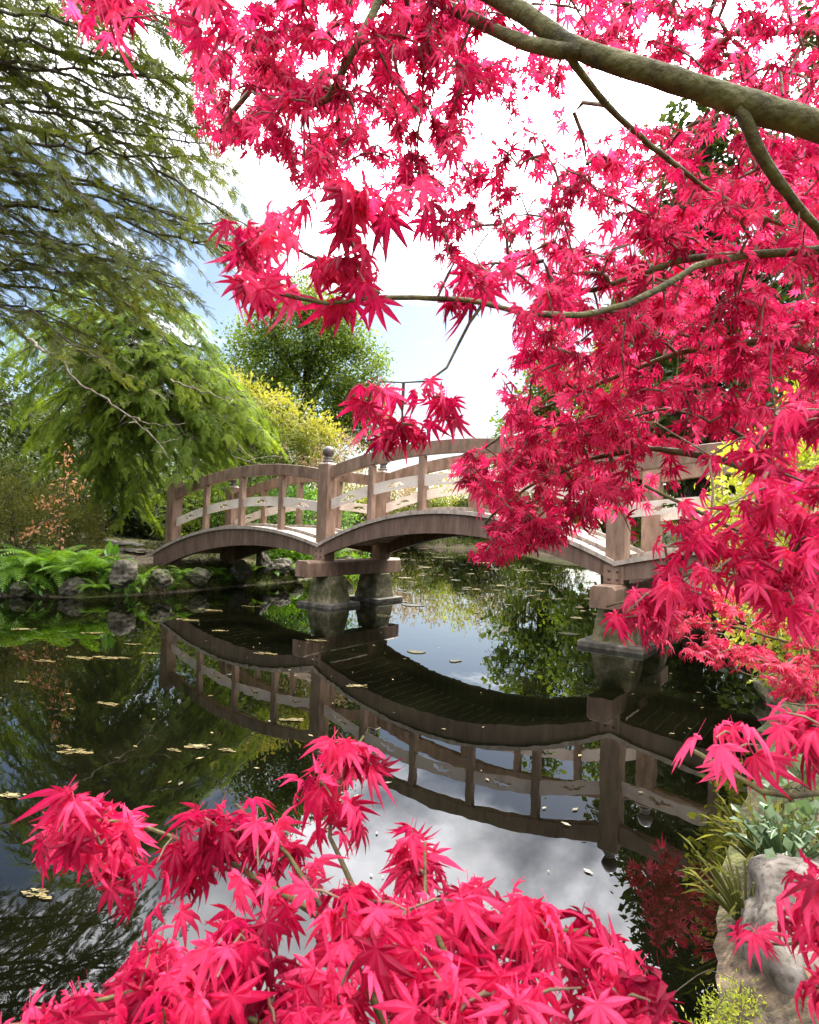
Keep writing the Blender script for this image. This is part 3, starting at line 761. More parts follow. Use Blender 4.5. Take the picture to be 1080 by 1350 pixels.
bs = np.array([-4.72, 10.0, gz(-4.72, 10.0)])
bb = thing('beech_sapling', 'thin sapling still holding dry copper leaves above the ferns', 'sapling', bs)
mbb, fbb = MB(), MB()
ends = []
for L in ([(75, 735, 10.0), (78, 690, 10), (85, 640, 10), (92, 590, 10.1)], [(80, 680, 10), (55, 690, 9.9), (25, 708, 9.8)], [(84, 650, 10), (70, 655, 10), (55, 665, 10.2)], [(88, 630, 10), (110, 635, 9.9)], [(86, 660, 10), (105, 658, 10)]):
    P = resample(cam_line(*L), .08) - bs; mbb.tube(P, np.linspace(.012, .004, len(P)), 5); ends.append(P[2:])
E_ = np.concatenate(ends); E_ = np.repeat(E_, 7, 0) + rng.normal(size=(len(E_) * 7, 3)) * .075
fbb.scatter(*LEAF, E_, frames(rng.normal(size=E_.shape) + (0, 0, -.8), rng.normal(size=E_.shape) + (0, 0, 1)), rng.uniform(.05, .09, len(E_)), rng.random(len(E_)))
mbb.build('stems', MAT['bark'], bb, smooth=True); fbb.build('foliage', MAT['beech'], bb)

for k, (x, y, h, r) in enumerate(((-13.5, 17.5, 2.8, 1.6), (-11, 19.5, 3.0, 1.7), (-8.6, 18.5, 2.6, 1.5), (-6.6, 20.5, 2.8, 1.6), (-10, 15.8, 2.0, 1.2), (-4.6, 22, 2.6, 1.5), (-7.6, 15.9, 1.3, .9), (-6.2, 17.2, 1.6, 1.0))):
    b = (x, y, gz(x, y))
    leafy('laurel_shrub', ['dark laurel at the far left behind the olive shrubs', 'tall dark laurel behind the dry-leaved sapling', 'dark laurel behind the trunk of the soft conifer', 'dark laurel seen under the soft conifer beside the bridge end', 'low dark laurel nearest the olive shrubs', 'dark laurel behind the left span of the bridge', 'low dark laurel at the top of the stepping-stone path', 'small dark laurel behind the path beside the bridge end'][k], 'shrub', b,
          [(0, 0, h * .5, r, r * .7, h * .5), (r * .7, 0, h * .4, r * .8, r * .6, h * .4), (-r * .7, 0, h * .45, r * .8, r * .6, h * .42)], .03, MAT['dark_green'], 420, 12, .13, .13, (LEAF, ROUND), stems=8, fname='foliage', sname='stems', droop=.1, group='dark laurels on the left bank')
# far shore
FAR = [(505, 43, 4.6, 2.0, 'bud', 'pinkish budding bush on the far shore seen left of the middle of the bridge'), (560, 44, 5.3, 2.1, 'bud', 'pinkish budding bush on the far shore behind the middle span'),
       (612, 43, 4.9, 1.8, 'lime', 'pale yellow-green bush on the far shore behind the middle span'), (655, 42.5, 5.6, 2.1, 'bud', 'tall pinkish bush on the far shore right of the yellow-green one'),
       (470, 40, 4.2, 1.9, 'olive', 'olive bush on the far shore behind the rear left post'), (535, 41, 2.3, 1.2, 'dark_green', 'low dark bush at the far waterline'), (628, 41, 2.6, 1.2, 'dark_green', 'low dark bush at the far waterline below the pale bushes')]
for px, d, h, r, mt, lab in FAR:
    x = (px - 540) / F * d; g = gz(x, d); b = (x, d, g)
    leafy('far_bush', lab, 'bush', b, [(0, 0, h * .55, r, r, h * .42), (r * .7, 0, h * .45, r * .8, r * .8, h * .38), (-r * .7, .2, h * .5, r * .8, r * .8, h * .4), (0, -.5, h * .25, r * 1.1, r, h * .25)],
          .05, MAT[mt], 420, 10, .20, .22, (LEAF,), stems=12, bark='bark_pale', fname='foliage', sname='stems', droop=-.2, gap=.8)
for k in range(12):
    x = -6.5 + k * 1.5 + rng.uniform(-.3, .3); y = 38.5 + 3.5 * math.sin(k * 1.3) * .6 + (3 if 2 < k < 9 else 0); g = max(gz(x, y), .1); h = 2.2 + rng.random() * 1.3; r = 1.3
    leafy('hedge_bush', 'rounded bush in the green row along the far shore', 'bush', (x, y, g), [(0, 0, h * .5, r, r * .8, h * .5), (r * .6, .2, h * .4, r * .8, r * .7, h * .4), (-r * .6, 0, h * .42, r * .8, r * .7, h * .42)],
          .04, MAT[('olive', 'evergreen', 'lime', 'olive')[k % 4]], 240, 10, .17, .2, (LEAF,), stems=7, fname='foliage', sname='stems', group='bushes in the row along the far shore')
def bigtree(name, lab, x, y, h, r, mt, n_, leaf, base_h=.12, group=None, gap=.9, narrow=1.0, lumps=11):
    g = gz(x, y); bl = []
    for k in range(lumps):
        s = (k + .5) / lumps; z = h * (base_h + (1 - base_h) * s)
        rr = r * (1 - s ** 1.5 * .8) * narrow; a = k * 2.4
        bl.append((math.cos(a) * rr * .55, math.sin(a) * rr * .55, z, rr * .75, rr * .75, h / lumps * 1.15))
    return leafy(name, lab, 'tree', (x, y, g), bl, h * .018 + .06, MAT[mt], n_, 16, .26, leaf, (LEAF, ROUND), droop=.5, gap=gap, group=group, fork=.08)
bigtree('dark_conifer', 'tall dark evergreen rising behind the maple, its left side open to the sky', 10.2, 22, 16.5, 3.1, 'dark_green', 1500, .30, group='dark evergreens on the right bank')
bigtree('dark_conifer', 'tallest dark evergreen behind the maple, nearest to the right edge', 13.5, 18.5, 19, 3.8, 'dark_green', 1500, .30, group='dark evergreens on the right bank')
bigtree('dark_conifer', 'dark evergreen glimpsed through the maple at the right edge of the frame', 11.5, 13, 13, 3.2, 'dark_green', 1200, .25, group='dark evergreens on the right bank')
bigtree('dark_conifer', 'dense low dark evergreen behind the right span of the bridge', 8.6, 10.5, 6.5, 2.0, 'dark_green', 900, .18, .05, group='dark evergreens on the right bank')
bigtree('leafy_tree', 'light green broadleaf tree with open crown on the far right shore', 8.6, 38.5, 12.8, 3.4, 'evergreen', 700, .34, .2, gap=1.3)
bigtree('leafy_tree', 'dark green broadleaf tree on the far shore beside the open-crowned one', 14, 38, 17, 4.2, 'dark_green', 900, .36, .15)
bigtree('leafy_tree', 'small light green tree on the right bank beyond the bridge', 9.2, 28.5, 9.5, 2.3, 'evergreen', 650, .26, .12, gap=1.1)
for k, (x, y, h, r) in enumerate(((-17, 33, 10, 4), (-24, 30, 13, 4.5), (-12, 40, 8.5, 3.5), (22, 30, 18, 4.5), (21, 45, 16, 5), (-30, 22, 14, 5), (-19, 13, 11, 3.4), (-17.5, 5, 12, 3.4))):
    bigtree('background_tree', ['dark tree far behind the dark leafy trees of the left bank', 'tall dark tree at the far left edge of the garden', 'low dark tree behind the rounded evergreen', 'tall dark tree behind the evergreens of the right bank', 'tall dark tree beyond the far right shore', 'tall dark tree beyond the left bank',
            'dark tree beside the pond past the left edge', 'dark tree near the left end of the pond'][k], x, y, h, r, 'dark_green', 550, .42, .1, group='trees at the edge of the garden')

# ------------------------------------------------------------------ rocks
import bmesh
def rock_mesh(name, seed, dims, sub=4, rough=.22, cuts=11):
    r = np.random.default_rng(seed)
    bm = bmesh.new(); bmesh.ops.create_icosphere(bm, subdivisions=sub, radius=1)
    P = np.array([v.co[:] for v in bm.verts])
    for k in range(cuts):
        n = norm(r.normal(size=3)); h = r.uniform(.62, .9); e = np.maximum(P @ n - h, 0); P -= e[:, None] * n * .85
    D = norm(P); q = np.zeros(len(P))
    for k in range(22):
        w = r.normal(size=3) * (1.6 + k * .9); q += np.sin(P @ w + r.uniform(0, 6)) * rough * .5 / (1 + k * .55)
    P = (P + D * q[:, None]) * np.array(dims)
    for v, p in zip(bm.verts, P): v.co = p
    me = bpy.data.meshes.new(name); bm.to_mesh(me); bm.free()
    me.polygons.foreach_set('use_smooth', [sub > 4] * len(me.polygons))
    return me
def rock(name, label, loc, dims, seed, mat, rotz=0, group=None, sub=4, cat='rock', tilt=(0, 0), **k):
    me = rock_mesh(name, seed, dims, sub, **k); me.materials.append(mat)
    o = bpy.data.objects.new(name, me); COL.objects.link(o); o.location = loc; o.rotation_euler = (*tilt, rotz)
    return tag(o, label, cat, group)
# the pale granite boulder on the near bank
m, t, p = newmat('pale_granite')
tc_ = t.nodes.new('ShaderNodeTexCoord')
basec = ramp(tn(9), [(.055, .045, .034), (.125, .108, .085), (.20, .18, .15)], .36, .62)
speck = ramp(tn(38, 5), [(.35, .30, .26), (.85, .82, .78), (1, 1, 1)], .36, .56)
mxn = t.nodes.new('ShaderNodeMix'); mxn.data_type = 'RGBA'; mxn.blend_type = 'MULTIPLY'; mxn.inputs[0].default_value = .85
link(t, basec, mxn.inputs[6]); link(t, speck, mxn.inputs[7]); link(t, mxn.outputs[2], p.inputs['Base Color'])
p.inputs['Roughness'].default_value = .85
bp = t.nodes.new('ShaderNodeBump'); bp.inputs['Strength'].default_value = .7; bp.inputs['Distance'].default_value = .012
link(t, tn(30, 10), bp.inputs['Height']); link(t, bp.outputs[0], p.inputs['Normal'])
MAT['granite'] = m
rock('boulder', 'large pale speckled granite boulder on the near right bank', (1.55, 1.63, -.13), (.60, .62, .46), 41, m, .25, None, 5, 'boulder', (.12, -.1), rough=.12, cuts=9)

def px_rock(px, py, d, w, h, seed, mat, lab, group, dz=0.0):
    c = at(px, py, d); w *= .75; h *= .78
    rock('bank_rock', lab, tuple(c + np.array([0, 0, dz])), (w, w * .8, h), seed, MAT[mat], seed * 1.3, group, 4, 'rock')
GR = 'rocks edging the left bank'
for a in ((163, 757, 9.7, .26, .27, 1, 'rock', 'grey angular rock at the waterline just right of the ferns'),
          (212, 762, 10.1, .27, .20, 2, 'rock_moss', 'low mossy rock block at the waterline under the bridge end'),
          (95, 775, 9.5, .3, .2, 3, 'rock', 'brown rock at the waterline half hidden under the ferns'),
          (30, 775, 9.4, .3, .2, 4, 'rock_moss', 'dark mossy rock at the waterline below the leftmost ferns'),
          (262, 762, 11.0, .3, .2, 5, 'rock_moss', 'dark rock in the shade under the left span'),
          (318, 752, 12.0, .3, .26, 6, 'rock_moss', 'rounded mossy rock under the crown of the left span'),
          (348, 745, 12.6, .26, .30, 7, 'rock', 'tall grey rock under the left span beside the mossy one'),
          (372, 748, 13.0, .3, .24, 8, 'rock', 'grey rock on the bank left of the left pier'),
          (392, 752, 13.4, .26, .2, 9, 'rock_moss', 'small mossy rock just behind the left cap beam'),
          (455, 742, 15.6, .3, .22, 10, 'rock_moss', 'mossy rock at the waterline seen between the left piers')):
    px_rock(*a, GR)
GS = 'stepping stones on the left bank'
for (px, py, w, h, lab, s) in ((135, 704, .36, .10, 'rounded grey stepping stone, the farther of the two large ones', 21), (166, 717, .42, .09, 'long flat stepping stone nearest the bridge end', 22),
                               (118, 712, .26, .06, 'small flat stepping stone left of the long one', 23), (112, 694, .3, .06, 'flat stepping stone farthest up the path', 24), (175, 727, .3, .06, 'pale flat stone at the foot of the path', 25)):
    d = 10.2
    for k in range(60):                     # walk out along the sight line to the ground
        q = at(px, py, d)
        if q[2] <= gz(q[0], q[1]) + .03: break
        d += .06
    rock('stepping_stone', lab, (q[0], q[1], gz(q[0], q[1]) + h * .3), (w, w * .6, h), s, MAT['rock'], .1, GS, 3, 'stepping stone')
for k, (x, y, w, lab) in enumerate(((2.35, 3.75, .25, 'mossy rock at the water beside the ivy'), (3.0, 4.75, .3, 'mossy rock at the water below the laceleaf maple'), (5.0, 5.75, .35, 'dark rock under the right span of the bridge'))):
    rock('bank_rock', lab, (x, y, .05), (w, w * .8, w * .8), 60 + k, MAT['rock_moss'], k, 'rocks edging the right bank', 3)

# ------------------------------------------------------------------ ferns, broad leaves, ground cover
def frond_mesh(seed, L=1.0):
    r = np.random.default_rng(seed); mb = MB()
    n = 26; s = np.linspace(0, 1, n); arch = r.uniform(.4, .75)
    x = s * L * .9; z = L * (.75 * s - arch * 1.15 * s ** 2.2); C = np.stack([x, np.sin(s * 2) * .04 * r.normal() * L, z], 1)
    mb.tube(C, np.linspace(.006, .0015, n), 4, False, .2)
    T = norm(np.gradient(C, axis=0))
    for i in range(3, n):
        ln = .23 * L * math.sin(PI * min(1, (s[i] * .93 + .10))) ** .8 * (1.05 - .35 * s[i]) * r.uniform(.85, 1.1)
        for sg in (-1, 1):
            d = norm(np.array([0, sg, 0]) + T[i] * .45 + np.array([0, 0, -.12])); w = T[i] * .0135 * L
            q = C[i]; segs = 4
            v = []; f = []
            for k in range(segs + 1):
                u = k / segs; c = q + d * ln * u + np.array([0, 0, -.10 * ln * u * u]); ww = w * (1 - u) ** .6 * (1.25 if k % 2 else .75)
                v += [c - ww, c + ww]
            for k in range(segs): f.append((2*k, 2*k+1, 2*k+3, 2*k+2))
            mb.add(v, f, r.uniform(.25, .8))
    return mb
FRONDS = []
for s in range(5):
    o = frond_mesh(100 + s).build('frond', MAT['fern']); FRONDS.append(o.data); bpy.data.objects.remove(o)
def fern(loc, size, n, lab, group):
    th = thing('fern', lab, 'fern', loc, rng.uniform(0, 6), group)
    for k in range(n):
        o = bpy.data.objects.new('frond', FRONDS[k % 5]); COL.objects.link(o); o.parent = th
        q = size * rng.uniform(.7, 1.15); o.scale = (q, q, q)
        o.rotation_euler = (rng.normal() * .15, rng.uniform(-.45, .3), k * 2.4 + rng.normal() * .3)
for k, (px, py, d, sz, n, lab) in enumerate(((18, 760, 9.5, .80, 18, 'bright fern at the left edge of the bank'), (62, 752, 9.6, .92, 22, 'large bright fern, the broadest in the clump, below the beech sapling'),
        (105, 755, 9.6, .80, 18, 'bright fern hanging over the water right of the broadest fern'), (38, 740, 10.1, .75, 15, 'fern behind the front row, under the olive shrub'),
        (88, 735, 10.1, .8, 16, 'fern standing tallest at the back of the clump'), (135, 750, 9.8, .62, 14, 'fern next to the broad upright leaves and the grey rock'), (240, 755, 10.5, .36, 10, 'small fern growing under the end of the bridge'),
        (-25, 765, 9.5, .6, 12, 'fern past the left end of the clump'), (130, 775, 9.55, .42, 10, 'small fern dipping to the waterline left of the grey rock'), (188, 762, 10.0, .34, 9, 'small fern between the two waterline rocks'), (285, 757, 11.5, .4, 10, 'small fern under the left end of the left span'), (335, 752, 12.3, .36, 9, 'small fern beside the rounded mossy rock under the left span'), (382, 748, 13.2, .5, 11, 'fern in the light left of the left cap beam'), (300, 765, 11.6, .3, 9, 'tiny fern at the waterline under the left span'), (360, 760, 12.9, .36, 9, 'fern at the waterline below the tall grey rock'))):
    c = at(px, py, d); z = max(gz(c[0], c[1]), min(c[2], .40)); fern((c[0], c[1], z - .02), sz, n, lab, 'ferns on the left bank')
def broadplant(loc, h, n, lab, mat, leafL, w=.45, group=None, name='broad_leaf_plant', spread=.5):
    th = thing(name, lab, 'plant', loc, 0, group)
    tv, tf = t_leaf(w); sb, lb = MB(), MB()
    for k in range(n):
        a = k * 2.4 + rng.normal() * .3; o = np.array([math.cos(a), math.sin(a), 0]) * spread * rng.uniform(.2, 1)
        e = o * h + np.array([0, 0, h * rng.uniform(.25, .9)]); sb.tube(curve((0, 0, -.03), e, -.06 * h, 5), .004, 4)
        d = norm(o + rng.normal(size=3) * .2 + np.array([0, 0, rng.uniform(-.5, .6)]))
        lb.scatter(tv, tf, e[None], frames(d[None], np.array([[0, 0, 1.]]) + rng.normal(size=(1, 3)) * .2), [leafL * rng.uniform(.7, 1.2)], np.array([rng.random()]))
    sb.build('stems', mat, th); lb.build('leaves', mat, th); return th
for px, py, d, h, n, L, lab in ((145, 735, 10.0, .42, 22, .24, 'upright broad-leaved plant between the ferns and the path'), (172, 745, 9.85, .25, 14, .17, 'low broad-leaved plant on top of the grey waterline rock'),
                                (10, 775, 9.35, .3, 20, .14, 'round-leaved plant at the left edge under the ferns'), (48, 782, 9.3, .22, 16, .13, 'round-leaved plant trailing to the water below the broadest fern'),
                                (228, 748, 10.4, .3, 14, .14, 'leafy plant right beside the end of the bridge beam')):
    c = at(px, py, d); broadplant((c[0], c[1], max(gz(c[0], c[1]), .06)), h, n, lab, MAT['hosta'], L, .5, 'broad-leaved plants on the left bank', spread=.7)
# right bank
def px_ground(px, py):
    d = 1.2
    while d < 40:
        q = at(px, py, d)
        if q[2] <= max(0, gz(q[0], q[1])): break
        d += .03
    return q
b = np.array([2.75, 4.15, .25]); b[2] = gz(b[0], b[1])
leafy('euonymus_shrub', 'tall shrub with yellow-green leaves behind the maple at the right edge', 'shrub', b,
      rel(b, [(1035, 600, 4.5, .35, .4, .28), (1070, 560, 4.5, .35, .4, .3), (990, 640, 4.6, .28, .3, .25), (1020, 680, 4.5, .4, .4, .3), (960, 690, 4.6, .25, .3, .25), (1060, 740, 4.4, .4, .4, .35), (985, 740, 4.5, .33, .35, .28), (1030, 800, 4.3, .4, .4, .3), (970, 800, 4.5, .25, .25, .2), (1090, 650, 4.4, .35, .35, .4), (1060, 870, 4.2, .35, .3, .25), (1010, 850, 4.3, .25, .25, .2)]),
      .012, MAT['lime'], 420, 12, .05, .055, (LEAF, ROUND), stems=26, fname='foliage', sname='stems', droop=-.3, bark='bark_pale')
for (px, py, d, lab, L, n) in ((1062, 1075, 2.35, 'pale variegated ivy tumbling over the bank above the boulder', .075, 60), (1075, 1020, 2.6, 'ivy with larger green leaves higher up behind the boulder', .08, 40)):
    c = at(px, py, d)
    th = thing('ivy', lab, 'plant', c, 0, 'ivy on the right bank'); mb = MB()
    Pq = rng.normal(size=(n, 3)) * (.09, .12, .07); mb.scatter(*ROUND, Pq, frames(rng.normal(size=(n, 3)) + (-.4, -.5, -.5), rng.normal(size=(n, 3)) * .5 + (-.3, -.8, .6)), rng.uniform(.6, 1.2, n) * L, rng.random(n))
    sb = MB()
    for k in range(8): sb.tube(curve((.25, .2, -.1), Pq[k], -.05, 6, .01), .003, 4)
    sb.build('stems', MAT['bark'], th); mb.build('leaves', MAT['ivy'], th)
for (x, y, r, lab) in ((.68, 1.42, .13, 'yellow-green mossy clump on the near bank left of the boulder'), (.88, 1.60, .10, 'small leafy clump against the foot of the boulder'), (.5, 1.33, .10, 'small yellow-green clump at the water under the red leaves')):
    b = (x, y, gz(x, y))
    leafy('ground_plant', lab, 'plant', b, [(0, 0, .015, r * .8, r * .8, .03), (r * .5, r * .4, .015, r * .6, r * .6, .03)], .002, MAT['lime'], 150, 8, .012, .013, (LEAF, NARROW), stems=9, fname='foliage', sname='stems', droop=-.3, group='low plants on the near bank')
for (px, py, d, lab, m_, L, n, w) in ((1003, 1100, 2.25, 'brownish sedge at the water just above the boulder', 'olive', .09, 70, .12), (985, 1165, 1.95, 'short sedge between the boulder and the water', 'olive', .07, 60, .12), (1035, 1095, 2.1, 'dark leafy ground cover directly above the boulder', 'ivy', .045, 90, .7)):
    c = at(px, py, d); broadplant((c[0], c[1], max(.01, gz(c[0], c[1]))), .18, n, lab, MAT[m_], L, w, 'ground plants on the right bank', 'ground_plant', .9)
# thin grass and litter on the banks
n = 26000
Pg = np.concatenate([np.column_stack([rng.uniform(-12, -1, n), rng.uniform(8.5, 22, n)]), np.column_stack([rng.uniform(.4, 8, n // 3), rng.uniform(1.2, 9, n // 3)]), np.column_stack([rng.uniform(-6, 12, n // 2), rng.uniform(36, 50, n // 2)])])
hg = ground(Pg); keep = (hg > .12) & ((np.sin(Pg[:, 0] * 1.1 + 1) + np.sin(Pg[:, 1] * .9 + Pg[:, 0] * .4) > -.4) | (Pg[:, 1] > 30)); Pg, hg = Pg[keep], hg[keep]
q = ~((np.hypot((Pg[:, 0] + 6) / 2.2, (Pg[:, 1] - 11.8) / 1.2) < 1)); Pg, hg = Pg[q], hg[q]
n = 60000; Pf = np.column_stack([rng.uniform(-9, -1.2, n), rng.uniform(8.6, 17, n)]); hf = ground(Pf); k_ = (hf > .02) & (hf < .30) & (rng.random(n) < .8); Pf, hf = Pf[k_], hf[k_]
fr_ = MB(); fr_.scatter(*t_tuft(8, 1, .07, .6), np.column_stack([Pf, hf]), frames(np.column_stack([rng.normal(size=(len(Pf), 2)) * .6 + (.1, -.35), np.full(len(Pf), .55)]), rng.normal(size=(len(Pf), 3))), rng.uniform(.06, .2, len(Pf)), rng.random(len(Pf)) ** 1.5)
tag(fr_.build('shore_grass', MAT['grass']), 'fringe of longer grass hanging over the left waterline', 'grass', kind='stuff')
gmb = MB(); sz = np.where(Pg[:, 1] > 30, .25, .07) * rng.uniform(.5, 1.4, len(Pg))
gmb.scatter(*t_tuft(7, 1, .09, .5), np.column_stack([Pg, hg]), frames(np.column_stack([rng.normal(size=(len(Pg), 2)) * .35, np.ones(len(Pg))]), rng.normal(size=(len(Pg), 3))), sz, rng.random(len(Pg)))
tag(gmb.build('grass', MAT['grass']), 'short patchy grass and moss on the banks of the pond', 'grass', kind='stuff')
n = 5200
Pl = np.concatenate([np.column_stack([rng.uniform(-9, -2.5, n), rng.uniform(9.5, 15, n)]), np.column_stack([rng.uniform(.6, 4.5, n // 4), rng.uniform(1.2, 6, n // 4)])])
hl_ = ground(Pl); k_ = hl_ > .1; Pl, hl_ = Pl[k_], hl_[k_]
lmb = MB(); lmb.scatter(*LEAF, np.column_stack([Pl, hl_ + .012]), frames(rng.normal(size=(len(Pl), 3)) * (1, 1, .25), rng.normal(size=(len(Pl), 3)) * .4 + (0, 0, 1)), rng.uniform(.03, .075, len(Pl)), rng.random(len(Pl)))
tag(lmb.build('leaf_litter', MAT['litter']), 'dry brown leaf litter scattered on the bank soil', 'leaf litter', kind='stuff')

# ------------------------------------------------------------------ floating leaves
def pad_mesh(seed):
    r = np.random.default_rng(seed); k = 18; a = np.linspace(0, 2 * PI, k, endpoint=False)
    rr = 1 + .22 * np.sin(a * 2 + r.uniform(0, 6)) + .13 * np.sin(a * 3 + r.uniform(0, 6)) + r.normal(size=k) * .07
    top = np.column_stack([np.cos(a) * rr, np.sin(a) * rr, np.full(k, .008)]); bot = top.copy(); bot[:, 2] = .001
    mb = MB(); mb.add(np.concatenate([top, bot]), [tuple(range(k)), *[(i, k + i, k + (i + 1) % k, (i + 1) % k) for i in range(k)]], r.uniform(.1, .95))
    o = mb.build('floating_leaf', MAT['pad']); me = o.data; bpy.data.objects.remove(o); return me
PADS = [pad_mesh(s) for s in range(7)]
def clump_mesh(seed):
    r = np.random.default_rng(seed); mb = MB()
    for k in range(34):
        c = np.clip(r.normal(size=2), -1.7, 1.7) * (.42, .25); n = 6; a = np.sort(r.uniform(0, 2 * PI, n)); w = r.uniform(.09, .26) * (1, .6)[k % 2]
        top = np.column_stack([c[0] + np.cos(a) * w * 1.5, c[1] + np.sin(a) * w, np.full(n, .004 + .0012 * k / 8)])
        mb.add(top, [tuple(range(n))], r.uniform(0, 1))
    o = mb.build('floating_leaf_clump', MAT['pad']); me = o.data; bpy.data.objects.remove(o); return me
CLUMPS = [clump_mesh(s + 50) for s in range(6)]
def pad(x, y, s, lab, group, asp=1.0):
    o = bpy.data.objects.new('floating_leaf', PADS[rng.integers(0, 7)]); COL.objects.link(o)
    if group == G2: o.name = 'floating_leaf_clump'; o.data = CLUMPS[rng.integers(0, 6)]
    o.location = (x, y, 0); o.scale = (s * asp, s, 1); o.rotation_euler = (0, 0, rng.uniform(-.3, .3)); tag(o, lab, 'floating leaf', group)
G1, G2 = 'floating leaves beyond the bridge', 'floating leaves on the near water'
def wl(px, py):
    r_ = ray(px, py); k = -CZ / r_[2]; return r_[0] * k, r_[1] * k
taken = []
for px, py, w in ((542, 798, 30), (505, 812, 22), (535, 762, 20), (560, 748, 22), (640, 742, 26), (600, 765, 16), (690, 752, 26), (720, 770, 18), (660, 772, 16), (750, 836, 26), (735, 790, 18), (580, 735, 22), (620, 726, 30), (700, 728, 30), (530, 778, 14), (760, 815, 20), (548, 860, 22), (600, 872, 16)):
    x, y = wl(px, py); pad(x, y, w / F * y * .36, 'flat pale floating leaf beyond the bridge piers, one of those shining with sky', G1, 1.3)
for k in range(110):
    px, py = rng.uniform(500, 790), 722 + 90 * rng.random() ** 1.6
    x, y = wl(px, py)
    if float(sdist(np.array([[x, y]]))[0]) > -.6: continue
    pad(x, y, rng.uniform(3, 9) / F * y * .5, 'flat pale floating leaf beyond the bridge piers, one of those shining with sky', G1, 1.4)
for px, py, w in ((145, 868, 26), (105, 868, 22), (60, 872, 16), (142, 929, 18), (100, 992, 26), (85, 985, 12), (15, 1050, 22), (200, 862, 14), (250, 818, 22), (290, 832, 14), (350, 862, 18), (175, 850, 12), (30, 900, 14), (230, 990, 12), (260, 985, 22), (300, 990, 14), (125, 835, 18), (280, 805, 24), (330, 800, 16), (420, 845, 18), (385, 950, 18), (150, 1140, 24), (120, 1060, 12), (50, 1180, 26), (30, 830, 20), (470, 905, 18), (310, 1130, 20)):
    x, y = wl(px, py); pad(x, y, w / F * y * .62, 'clump of tan floating leaves on the dark near water in front of the bridge', G2, 1.6)
n = 900
Pd = np.column_stack([rng.uniform(-8, 6, n), 2.2 + 26 * rng.random(n) ** 1.5]); k_ = sdist(Pd) < -.15; Pd = Pd[k_]; n = len(Pd)
dmb = MB(); FL = (LEAF[0] * np.array([1, 1, .03]), LEAF[1]); dmb.scatter(*FL, np.column_stack([Pd, np.full(n, .006)]), frames(rng.normal(size=(n, 3)) * (1, 1, .02), np.tile([0, 0, 1.], (n, 1))), rng.uniform(.012, .05, n), rng.random(n))
tag(dmb.build('floating_debris', MAT['pad']), 'tiny flakes of leaf and blossom adrift on the pond', 'floating debris', kind='stuff')

# ------------------------------------------------------------------ maples
def t_maple_p(i):
    """leaf with a thin stalk behind it"""
    v, f, dt = MAPLE[i]
    k = len(v); s = np.array([(.012, 0, 0), (-.012, 0, 0), (-.010, -.42, .10), (.010, -.42, .10)])
    return np.concatenate([v, s]), np.concatenate([f, [(k, k + 1, k + 2), (k, k + 2, k + 3)]]), np.concatenate([dt, [.1, .1, .1, .1]])
MAPLE_P = [t_maple_p(i) for i in range(len(MAPLE))]
def inpoly(P, poly):
    poly = np.array(poly, float); ins = np.zeros(len(P), bool)
    for p, q in zip(poly, np.roll(poly, -1, 0)):
        c = ((p[1] > P[:, 1]) != (q[1] > P[:, 1])) & (P[:, 0] < (q[0]-p[0]) * (P[:, 1]-p[1]) / (q[1]-p[1] + 1e-12) + p[0]); ins ^= c
    return ins
GAPS = [[(845, 600), (905, 585), (1000, 585), (1005, 640), (965, 690), (900, 685), (850, 655)], [(785, 655), (885, 665), (885, 715), (832, 745), (790, 735)]]   # openings in the crown where the right span shows
def region(poly, d0, d1, n, dfun=None, clump=.0):
    a = np.array(poly, float); lo, hi = a.min(0), a.max(0); out = np.zeros((0, 2))
    while len(out) < n:
        q = rng.uniform(lo, hi, (n * 3, 2)); q = q[inpoly(q, poly)]; q = q[~(inpoly(q, GAPS[0]) | inpoly(q, GAPS[1])) | (rng.random(len(q)) < .10)]
        if clump:
            g = np.sin(q[:, 0] * .03 + q[:, 1] * .06 + 1) + np.sin(q[:, 1] * .085 - q[:, 0] * .02) + np.sin(q[:, 0] * -.05 + q[:, 1] * .06 + 2)
            q = q[g > rng.uniform(-2.6, clump * .8, len(q)) ]
        out = np.concatenate([out, q])
    out = out[:n]; d = rng.uniform(d0, d1, n) if dfun is None else dfun(out)
    return np.array([at(x, y, k) for (x, y), k in zip(out, d)])
